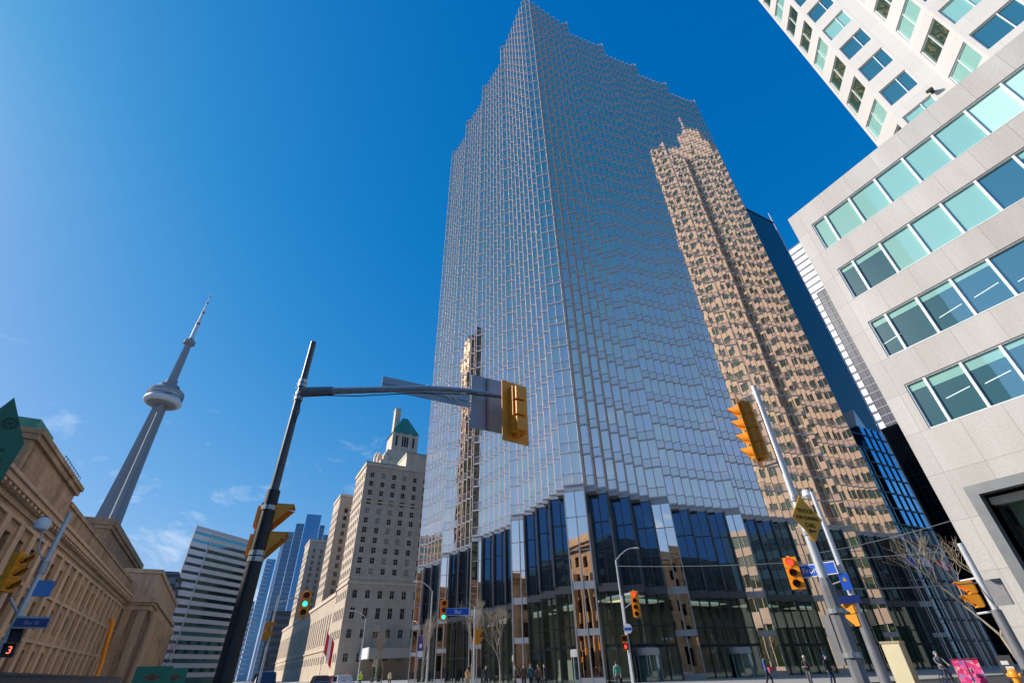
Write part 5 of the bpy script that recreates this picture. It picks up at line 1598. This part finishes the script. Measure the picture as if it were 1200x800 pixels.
# flags on poles along Bay Street
for i, (x, y, h, cols, lab) in enumerate(((-45.0, 98, 16.2, [(0.05, 0.12, 0.45)], 'deep blue flag on a slanting-looking pole by the black glass block'),
                                         (-43.5, 99.5, 15.8, [(0.55, 0.55, 0.75), (0.7, 0.7, 0.8), (0.5, 0.1, 0.2)], 'pale violet flag on the middle pole by the black glass block'),
                                         (-42.0, 101, 15.2, [(0.7, 0.03, 0.04), (0.8, 0.8, 0.8), (0.7, 0.03, 0.04)], 'red and white flag on a pole by the black glass block'))):
    ft = thing('flag', lab, 'flag', (x, y, 0.14), R(60), 'flags by the black block')
    b = MB(); b.tube((0, 0, 0), (0, 0, h), 0.09, 0.05, 8); b.local('pole', M['steel_pale'], ft)
    for k, c in enumerate(cols):
        b = MB(); n_ = len(cols); wd = 1.5 / n_
        for j in range(4):
            xa = 0.1 + k * wd + wd * j / 4; xb = xa + wd / 4
            ya, yb_ = 0.14 * math.sin(xa * 4), 0.14 * math.sin(xb * 4)
            b.quad((xa, ya, h - 1.7 - xa * 0.5), (xb, yb_, h - 1.7 - xb * 0.5), (xb, yb_, h - 0.3 - xb * 0.5), (xa, ya, h - 0.3 - xa * 0.5))
        b.local('cloth', mat('flag_cloth_%d_%d' % (i, k), c, 0.8), ft)
fh = thing('flag', 'red and white flag hanging at the hotel street front', 'flag', (-120, 19, 0.14), R(70), None)
b = MB(); b.tube((0, 0, 0), (0, 0, 9.6), 0.08, 0.05, 8); b.local('pole', M['steel_pale'], fh)
for k, c in enumerate(('red_flag_cloth', 'white', 'red_flag_cloth')):
    if c not in M: M[c] = mat(c, (0.65, 0.02, 0.03), 0.8)
    b = MB(); xa = 0.1 + k * 0.6
    b.quad((xa, 0.05 * k, 5.4 - k), (xa + 0.6, 0.05, 4.6 - k), (xa + 0.6, 0.05, 8.2 - k * 0.6), (xa, 0.05 * k, 9.2 - k * 0.6)); b.local('cloth', M[c], fh)
# overhead wires
def wire(label, pts, sag):
    b = MB()
    for (a, c) in zip(pts[:-1], pts[1:]):
        a, c = Vector(a), Vector(c)
        seq = []
        for i in range(13):
            t_ = i / 12
            q = a.lerp(c, t_); q.z -= sag * 4 * t_ * (1 - t_); seq.append(q)
        b.path(seq, 0.022, 5)
    tag(b.build('overhead_wire', M['grey_pole']), label, 'wire', 'overhead wires')
wire('thin span wire from the slim signal pole to the pole by the granite wall', [(-10.85, 19.15, 3.5), (-8.8, 23.4, 3.6)], 0.05)
wire('thin span wire from the corner street light across the tower podium', [(-42.5, 34.9, 10.2), (-12.5, 45, 7.4)], 0.5)
wire('thin wire crossing Bay Street in front of the black glass block', [(-44, 62, 13.0), (-11.2, 38, 8.6)], 0.6)

# ================================================================ TREES (bare)
M['bark'] = mat('grey_brown_bark', (0.20, 0.165, 0.125), 0.9, var=0.25, scale=6)
M['bark_pale'] = mat('pale_bark', (0.36, 0.30, 0.22), 0.9, var=0.25, scale=6)
def bare_tree(label, x, y, h, seed, spread=0.5, bark='bark', depth=6, lean=(0, 0)):
    th = thing('bare_tree', label, 'tree', (x, y, 0.14), 0, 'bare street trees')
    rg = random.Random(seed)
    tr = MB(); cw = MB()
    def grow(mb, p, d, ln, r, lev):
        q = p + d * ln
        mid = p + d * ln * 0.5 + Vector((rg.uniform(-1, 1), rg.uniform(-1, 1), 0)) * ln * 0.06
        mb.tube(p, mid, r, r * 0.85, 6 if lev < 2 else 4, False); mb.tube(mid, q, r * 0.85, r * 0.7, 6 if lev < 2 else 4, False)
        if lev >= depth: return
        nb_ = 3 if lev < 2 else rg.choice((2, 3, 3))
        for k in range(nb_):
            a = rg.uniform(0, 2 * math.pi)
            v = Vector((math.cos(a), math.sin(a), 0)) * spread * rg.uniform(0.5, 1.2)
            nd = (d + v + Vector((0, 0, 0.22))).normalized()
            grow(cw, q if k else mid.lerp(q, rg.uniform(0.5, 1)), nd, ln * rg.uniform(0.62, 0.85), r * rg.uniform(0.5, 0.68), lev + 1)
    grow(tr, Vector((0, 0, 0)), Vector((lean[0], lean[1], 1)).normalized(), h * 0.30, h * 0.013 + 0.02, 0)
    tr.local('trunk', M[bark], th); cw.local('crown', M[bark], th)
    return th
bare_tree('slim bare tree with upswept branches left of the thin Bay plate pole', -47.4, 20.6, 6.4, 11, 0.35, 'bark_pale')
bare_tree('wide bare tree with pale branches right of the thin Bay plate pole', -46.4, 22.9, 6.3, 5, 0.55, 'bark_pale')
bare_tree('bare tree beside the purple banner street light', -62.5, 21.0, 7.2, 8, 0.4, 'bark_pale')
bare_tree('small bare tree by the hotel entrance canopy', -128, 31.5, 9.0, 3, 0.45)
bare_tree('bare tree in front of the hotel canopy pier', -110, 29.0, 8.5, 21, 0.45)
bare_tree('low dark bare tree at the foot of the striped office block', -120, -8.5, 8.5, 33, 0.6)
bare_tree('tangled bare tree behind the red hand pedestrian signal', -13.4, 36.0, 7.4, 9, 0.75, 'bark_pale', 6, (-0.18, 0.0))
for i, (x, y) in enumerate(((-150, 37.0), (-145, 37.5))):
    tt = thing('potted_shrub', ('left', 'right')[i] + ' of the two dark green clipped shrubs under the hotel canopy', 'shrub', (x, y, 0.14), 0, 'hotel shrubs')
    rg = random.Random(i)
    b = MB()
    for k in range(900):
        z = rg.uniform(0.7, 3.4); rad = 0.75 * math.sin((z - 0.5) / 3.1 * math.pi) ** 0.5 * rg.uniform(0.5, 1)
        a = rg.uniform(0, 6.28); c = Vector((rad * math.cos(a), rad * math.sin(a), z))
        u = Vector((rg.uniform(-1, 1), rg.uniform(-1, 1), rg.uniform(-1, 1))).normalized() * 0.12; v = u.orthogonal().normalized() * 0.07
        b.quad(c - u, c - v, c + u, c + v)
    b.local('foliage', mat('shrub_leaf_%d' % i, (0.035, 0.075, 0.025), 0.7, var=0.4, scale=4), tt)
    b = MB(); b.lathe((0, 0, 0), [(0.45, 0), (0.6, 0.7)], 16); b.local('pot', M['fin'], tt)

# ================================================================ PEOPLE
def person(label, x, y, face, h=1.72, jacket=(0.05, 0.06, 0.08), trousers=(0.03, 0.03, 0.04), hair=(0.03, 0.02, 0.015), stride=0.22, seat=False, arm=0.0, z=0.14, hat=None, bag=None):
    """one continuous skinned body walking towards compass bearing face"""
    th = thing('person', label, 'person', (x, y, z), R(180 - face), 'pedestrians')
    s = h / 1.72
    V, E_, rad = [], [], []
    def add(p, r, par=None):
        V.append(Vector(p) * s); rad.append((r * s, r * s) if not isinstance(r, tuple) else (r[0] * s, r[1] * s))
        if par is not None: E_.append((par, len(V) - 1))
        return len(V) - 1
    pel = add((0, 0, 0.95), (0.155, 0.115))
    wst = add((0, 0, 1.10), (0.14, 0.105), pel); chs = add((0, 0.0, 1.30), (0.165, 0.115), wst); shc = add((0, 0, 1.42), (0.13, 0.09), chs)
    nk = add((0, -0.01, 1.50), 0.052, shc); hd = add((0, -0.025, 1.60), (0.078, 0.095), nk); tp = add((0, -0.02, 1.68), (0.06, 0.075), hd)
    nose = add((0, -0.125, 1.595), 0.014, hd)
    for sx in (-1, 1):
        sgn = sx * stride
        if seat:
            kn = add((0.12 * sx, -0.38, 0.88 - 0.12 * (sx > 0)), 0.07, add((0.10 * sx, -0.05, 0.92), 0.095, pel)); an = add((0.12 * sx, -0.30, 0.48 - 0.14 * (sx > 0)), 0.05, kn)
            add((0.12 * sx, -0.44, 0.43 - 0.14 * (sx > 0)), 0.042, an)
        else:
            kn = add((0.095 * sx, -0.08 - sgn * 0.5, 0.50), 0.066, add((0.095 * sx, 0, 0.88), 0.092, pel)); an = add((0.095 * sx, -sgn + 0.03, 0.09), 0.046, kn)
            add((0.10 * sx, -sgn - 0.13, 0.045), 0.040, an)
        sh = add((0.19 * sx, 0, 1.40), 0.062, shc)
        if seat: el = add((0.24 * sx, -0.18, 1.20), 0.046, sh); wr = add((0.2 * sx, -0.42, 1.10), 0.034, el); dr = Vector((0, -0.9, -0.3))
        elif arm: el = add((0.25 * sx, 0.02, 1.12), 0.046, sh); wr = add((0.12 * sx, -0.24, 1.12), 0.033, el); dr = Vector((-0.6 * sx, -0.6, 0.1))
        else: el = add((0.25 * sx, 0.03 + sgn * 0.3, 1.12), 0.046, sh); wr = add((0.245 * sx, -0.05 + sgn * 0.7, 0.88), 0.033, el); dr = Vector((0, -0.25, -0.95))
        dr.normalize(); sd_ = Vector((0, 1, 0)).cross(dr).normalized() if abs(dr.y) < 0.8 else Vector((1, 0, 0))
        w0 = V[wr] / s
        pm = add(w0 + dr * 0.06, 0.034, wr)
        for k, ln in enumerate((0.075, 0.09, 0.085, 0.065)):
            o = sd_ * (0.026 - 0.017 * k)
            f1 = add(w0 + dr * (0.06 + ln * 0.5) + o * 1.1, 0.010, pm); add(w0 + dr * (0.06 + ln) + o, 0.008, f1)
        add(w0 + dr * 0.075 + sd_ * 0.055, 0.010, pm)
    me = bpy.data.meshes.new('tmp'); me.from_pydata(V, E_, [])
    o = bpy.data.objects.new('tmp', me); col.objects.link(o)
    sk = o.modifiers.new('s', 'SKIN'); sb = o.modifiers.new('d', 'SUBSURF'); sb.levels = 1; sb.render_levels = 1
    for i, d in enumerate(me.skin_vertices[0].data):
        d.radius = rad[i]; d.use_root = (i == 0)
    em = bpy.data.meshes.new_from_object(o.evaluated_get(bpy.context.evaluated_depsgraph_get()))
    bpy.data.objects.remove(o); bpy.data.meshes.remove(me)
    key = lambda pre, c: '%s_%d_%d_%d' % (pre, int(c[0] * 255), int(c[1] * 255), int(c[2] * 255))
    def gm(pre, c):
        k = key(pre, c)
        if k not in M: M[k] = mat(k, c, 0.8, var=0.15, scale=8)
        return M[k]
    em.materials.clear()
    for m_ in (M['skin'], gm('jacket', jacket), gm('trousers', trousers), M['black']): em.materials.append(m_)
    for pl in em.polygons:
        c = pl.center / s
        hand = (abs(c.x) > 0.19 and c.z < 0.89 and not seat) or (seat and c.y < -0.40 and c.z > 0.98) or (arm and c.y < -0.2 and 1.02 < c.z < 1.22)
        if c.z > 1.485 or hand: pl.material_index = 0
        elif c.z > 0.92 or (abs(c.x) > 0.19 and c.z > 0.86): pl.material_index = 1
        elif (c.z < 0.1 and not seat) or (seat and c.z < 0.47): pl.material_index = 3
        else: pl.material_index = 2
        pl.use_smooth = True
    body = bpy.data.objects.new('body', em); col.objects.link(body); body.parent = th
    hb = MB()
    hb.lathe((0, 0.012 * s, 1.60 * s), [(0.088 * s, -0.03 * s), (0.098 * s, 0.03 * s), (0.09 * s, 0.09 * s), (0.06 * s, 0.125 * s), (0.01, 0.14 * s)], 14)
    hb.v = [(x_, y_ + max(0, (1.66 * s - z_)) * 0.45, z_) for x_, y_, z_ in hb.v]
    hb.local('hair' if hat is None else 'hat', gm('hair', hair if hat is None else hat), th, True)
    if bag:
        bb = MB(); bb.box(-0.17 * s, 0.17 * s, 0.12 * s, 0.30 * s, 1.0 * s, 1.42 * s); bb.box(-0.14 * s, 0.14 * s, 0.301 * s, 0.36 * s, 1.03 * s, 1.22 * s)
        o_ = bb.local('backpack', gm('bag', bag), th)
        o_.modifiers.new('b', 'BEVEL').width = 0.04
    return th
person('person in a blue jacket with dark hair walking past the tower piers', -25.3, 31.7, 60, 1.76, (0.05, 0.10, 0.28), (0.03, 0.035, 0.06))
person('person in a black coat with pale hair and folded arms by the dark podium glass', -23.0, 32.6, 170, 1.66, (0.02, 0.02, 0.025), (0.12, 0.11, 0.13), (0.65, 0.55, 0.40), 0.1, arm=1)
person('person in dark clothes and blue cap standing beside the podium glass', -22.8, 34.4, 100, 1.68, (0.015, 0.02, 0.03), (0.02, 0.05, 0.12), hat=(0.02, 0.08, 0.35), stride=0.05)
person('person in a pale grey jacket with a green backpack below the red signal', -32.0, 24.9, 300, 1.72, (0.30, 0.32, 0.36), (0.05, 0.05, 0.07), bag=(0.03, 0.25, 0.15))
ppl = [(-38.6, 20.4, 200, (0.02, 0.02, 0.025), 'person in black, first of the close group before the corner pier doors'),
       (-38.4, 21.0, 120, (0.10, 0.05, 0.04), 'person in a maroon coat within the group by the revolving doors'),
       (-38.2, 21.5, 150, (0.03, 0.10, 0.12), 'person in a teal coat within the group by the revolving doors'),
       (-37.9, 22.0, 160, (0.16, 0.08, 0.05), 'person in a rust brown coat within the group by the revolving doors'),
       (-38.3, 22.8, 230, (0.025, 0.028, 0.05), 'tall person in a dark navy coat walking beside the group')]
for i, (x, y, f_, jc, lb) in enumerate(ppl): person(lb, x, y, f_, 1.70 + 0.04 * (i % 3), jc, (0.02, 0.02, 0.025), (0.05 + 0.1 * (i == 1), 0.03, 0.02), 0.15)
person('person in a charcoal jacket walking between the two bare trees', -40.5, 18.8, 100, 1.74, (0.03, 0.035, 0.045), (0.02, 0.02, 0.03))
person('person in a tan and white coat near the slim bare tree', -42.0, 17.9, 260, 1.66, (0.50, 0.30, 0.14), (0.3, 0.28, 0.25), (0.02, 0.02, 0.02))
person('road worker in a lime green vest at the hotel corner', -75.0, 17.0, 90, 1.78, (0.50, 0.75, 0.05), (0.04, 0.04, 0.05), hat=(0.75, 0.65, 0.1), stride=0.05)
person('road worker in an orange jacket beside the lime green vest', -76.5, 15.6, 120, 1.78, (0.80, 0.16, 0.03), (0.04, 0.04, 0.05), hat=(0.8, 0.2, 0.05), stride=0.05)
person('person in a cream coat in front of the hotel wall', -72.0, 20.0, 70, 1.76, (0.62, 0.50, 0.32), (0.06, 0.05, 0.05), stride=0.12)
# cyclist and bicycle
bx_, by_ = -17.5, 36.6
bk = thing('bicycle', 'dark bicycle ridden past the pink cabinet', 'bicycle', (bx_, by_, 0.004), R(180 - 130))
for yy in (-0.52, 0.52):
    b = MB()
    for i in range(24):
        a0, a1 = 2 * math.pi * i / 24, 2 * math.pi * (i + 1) / 24
        b.tube((0, yy + 0.33 * math.cos(a0), 0.35 + 0.33 * math.sin(a0)), (0, yy + 0.33 * math.cos(a1), 0.35 + 0.33 * math.sin(a1)), 0.02, n=6)
    for i in range(8):
        a0 = math.pi * i / 4; b.tube((0, yy, 0.35), (0, yy + 0.32 * math.cos(a0), 0.35 + 0.32 * math.sin(a0)), 0.004, n=4)
    b.local('wheel', M['black'], bk)
b = MB()
for p_, q_ in (((0, 0.52, 0.35), (0, 0.08, 0.32)), ((0, 0.08, 0.32), (0, 0.20, 0.82)), ((0, 0.20, 0.82), (0, -0.36, 0.88)), ((0, 0.08, 0.32), (0, -0.36, 0.80)), ((0, -0.36, 0.95), (0, -0.52, 0.35)), ((0, 0.20, 0.8), (0, 0.52, 0.35))): b.tube(p_, q_, 0.02, n=8)
b.local('frame', M['navy_sign'], bk)
b = MB(); b.box(-0.07, 0.07, 0.08, 0.33, 0.86, 0.91); b.local('saddle', M['black'], bk)
b = MB(); b.path([(-0.27, -0.32, 1.05), (0, -0.40, 1.02), (0.27, -0.32, 1.05)], 0.016, 6); b.local('handlebar', M['black'], bk)
person('cyclist in a grey striped jacket and helmet riding past the pink cabinet', bx_, by_, 130, 1.72, (0.13, 0.14, 0.18), (0.05, 0.05, 0.06), seat=True, z=0.06, hat=(0.16, 0.28, 0.36))

# ================================================================ CARS
def car(label, x, y, ang, paint, h=1.5):
    th = thing('parked_car' if False else 'car', label, 'car', (x, y, 0.0), R(ang), 'cars on Front Street')
    prof = [(-2.2, 0.35), (-2.25, 0.75), (-2.05, 0.95), (-1.75, 1.0), (-1.15, h - 0.05), (-0.4, h), (0.6, h - 0.04), (1.25, 1.02), (2.05, 0.88), (2.25, 0.65), (2.22, 0.35)]
    b = MB(); n = len(prof)
    for sx, yy in ((0, -0.86), (1, 0.86)):
        for (px, pz) in prof:
            inset = 0.16 * max(0, (pz - 0.95) / 0.55)
            b.v.append((px, yy * (1 - inset), pz))
    for i in range(n):
        j = (i + 1) % n
        b.f.append((i, n + i, n + j, j)); b.mi.append(0)
    b.f.append(tuple(range(n))); b.mi.append(0); b.f.append(tuple(reversed(range(n, 2 * n)))); b.mi.append(0)
    o = b.local('body', paint, th); o.modifiers.new('bev', 'BEVEL').width = 0.05
    b = MB()
    for s_ in (-1, 1): b.quad((-1.5, s_ * 0.825, 1.02), (1.0, s_ * 0.825, 1.05), (0.55, s_ * 0.745, h - 0.1), (-1.05, s_ * 0.745, h - 0.1))
    b.quad((-1.72, -0.74, 1.03), (-1.72, 0.74, 1.03), (-1.17, 0.68, h - 0.08), (-1.17, -0.68, h - 0.08)); b.quad((1.24, 0.74, 1.05), (1.24, -0.74, 1.05), (0.66, -0.68, h - 0.08), (0.66, 0.68, h - 0.08))
    b.local('window', M['winglass'], th)
    for wx_ in (-1.4, 1.4):
        for wy in (-0.8, 0.8):
            b = MB(); b.tube((wx_, wy - 0.1, 0.33), (wx_, wy + 0.1, 0.33), 0.33, n=18); o = b.local('wheel', M['black'], th)
            b = MB(); b.tube((wx_, wy - 0.115, 0.33), (wx_, wy + 0.115, 0.33), 0.19, n=12); b.local('rim', M['steel'], o)
    for s_ in (-1, 1):
        b = MB(); b.box(-2.27, -2.2, s_ * 0.72 - 0.14, s_ * 0.72 + 0.14, 0.75, 0.92); b.local('tail_light', M['red_flag_cloth'], th)
    return th
car('black car with red tail lights waiting near the hotel', -66, 10.6, 180, mat('black_car_paint', (0.02, 0.02, 0.025), 0.2, var=0.02), 1.62)
car('silver car waiting near the hotel beside the black one', -62, 12.2, 180, mat('silver_car_paint', (0.40, 0.41, 0.43), 0.25, 0.4, var=0.02), 1.58)
car('dark red car nearer the hotel canopy', -74, 13.8, 180, mat('maroon_car_paint', (0.20, 0.02, 0.03), 0.2, var=0.02), 1.6)
car('dark blue van just right of the black pole sleeve at the street end', -52, 3.9, 180, mat('blue_car_paint', (0.02, 0.04, 0.09), 0.25, var=0.02), 1.95)
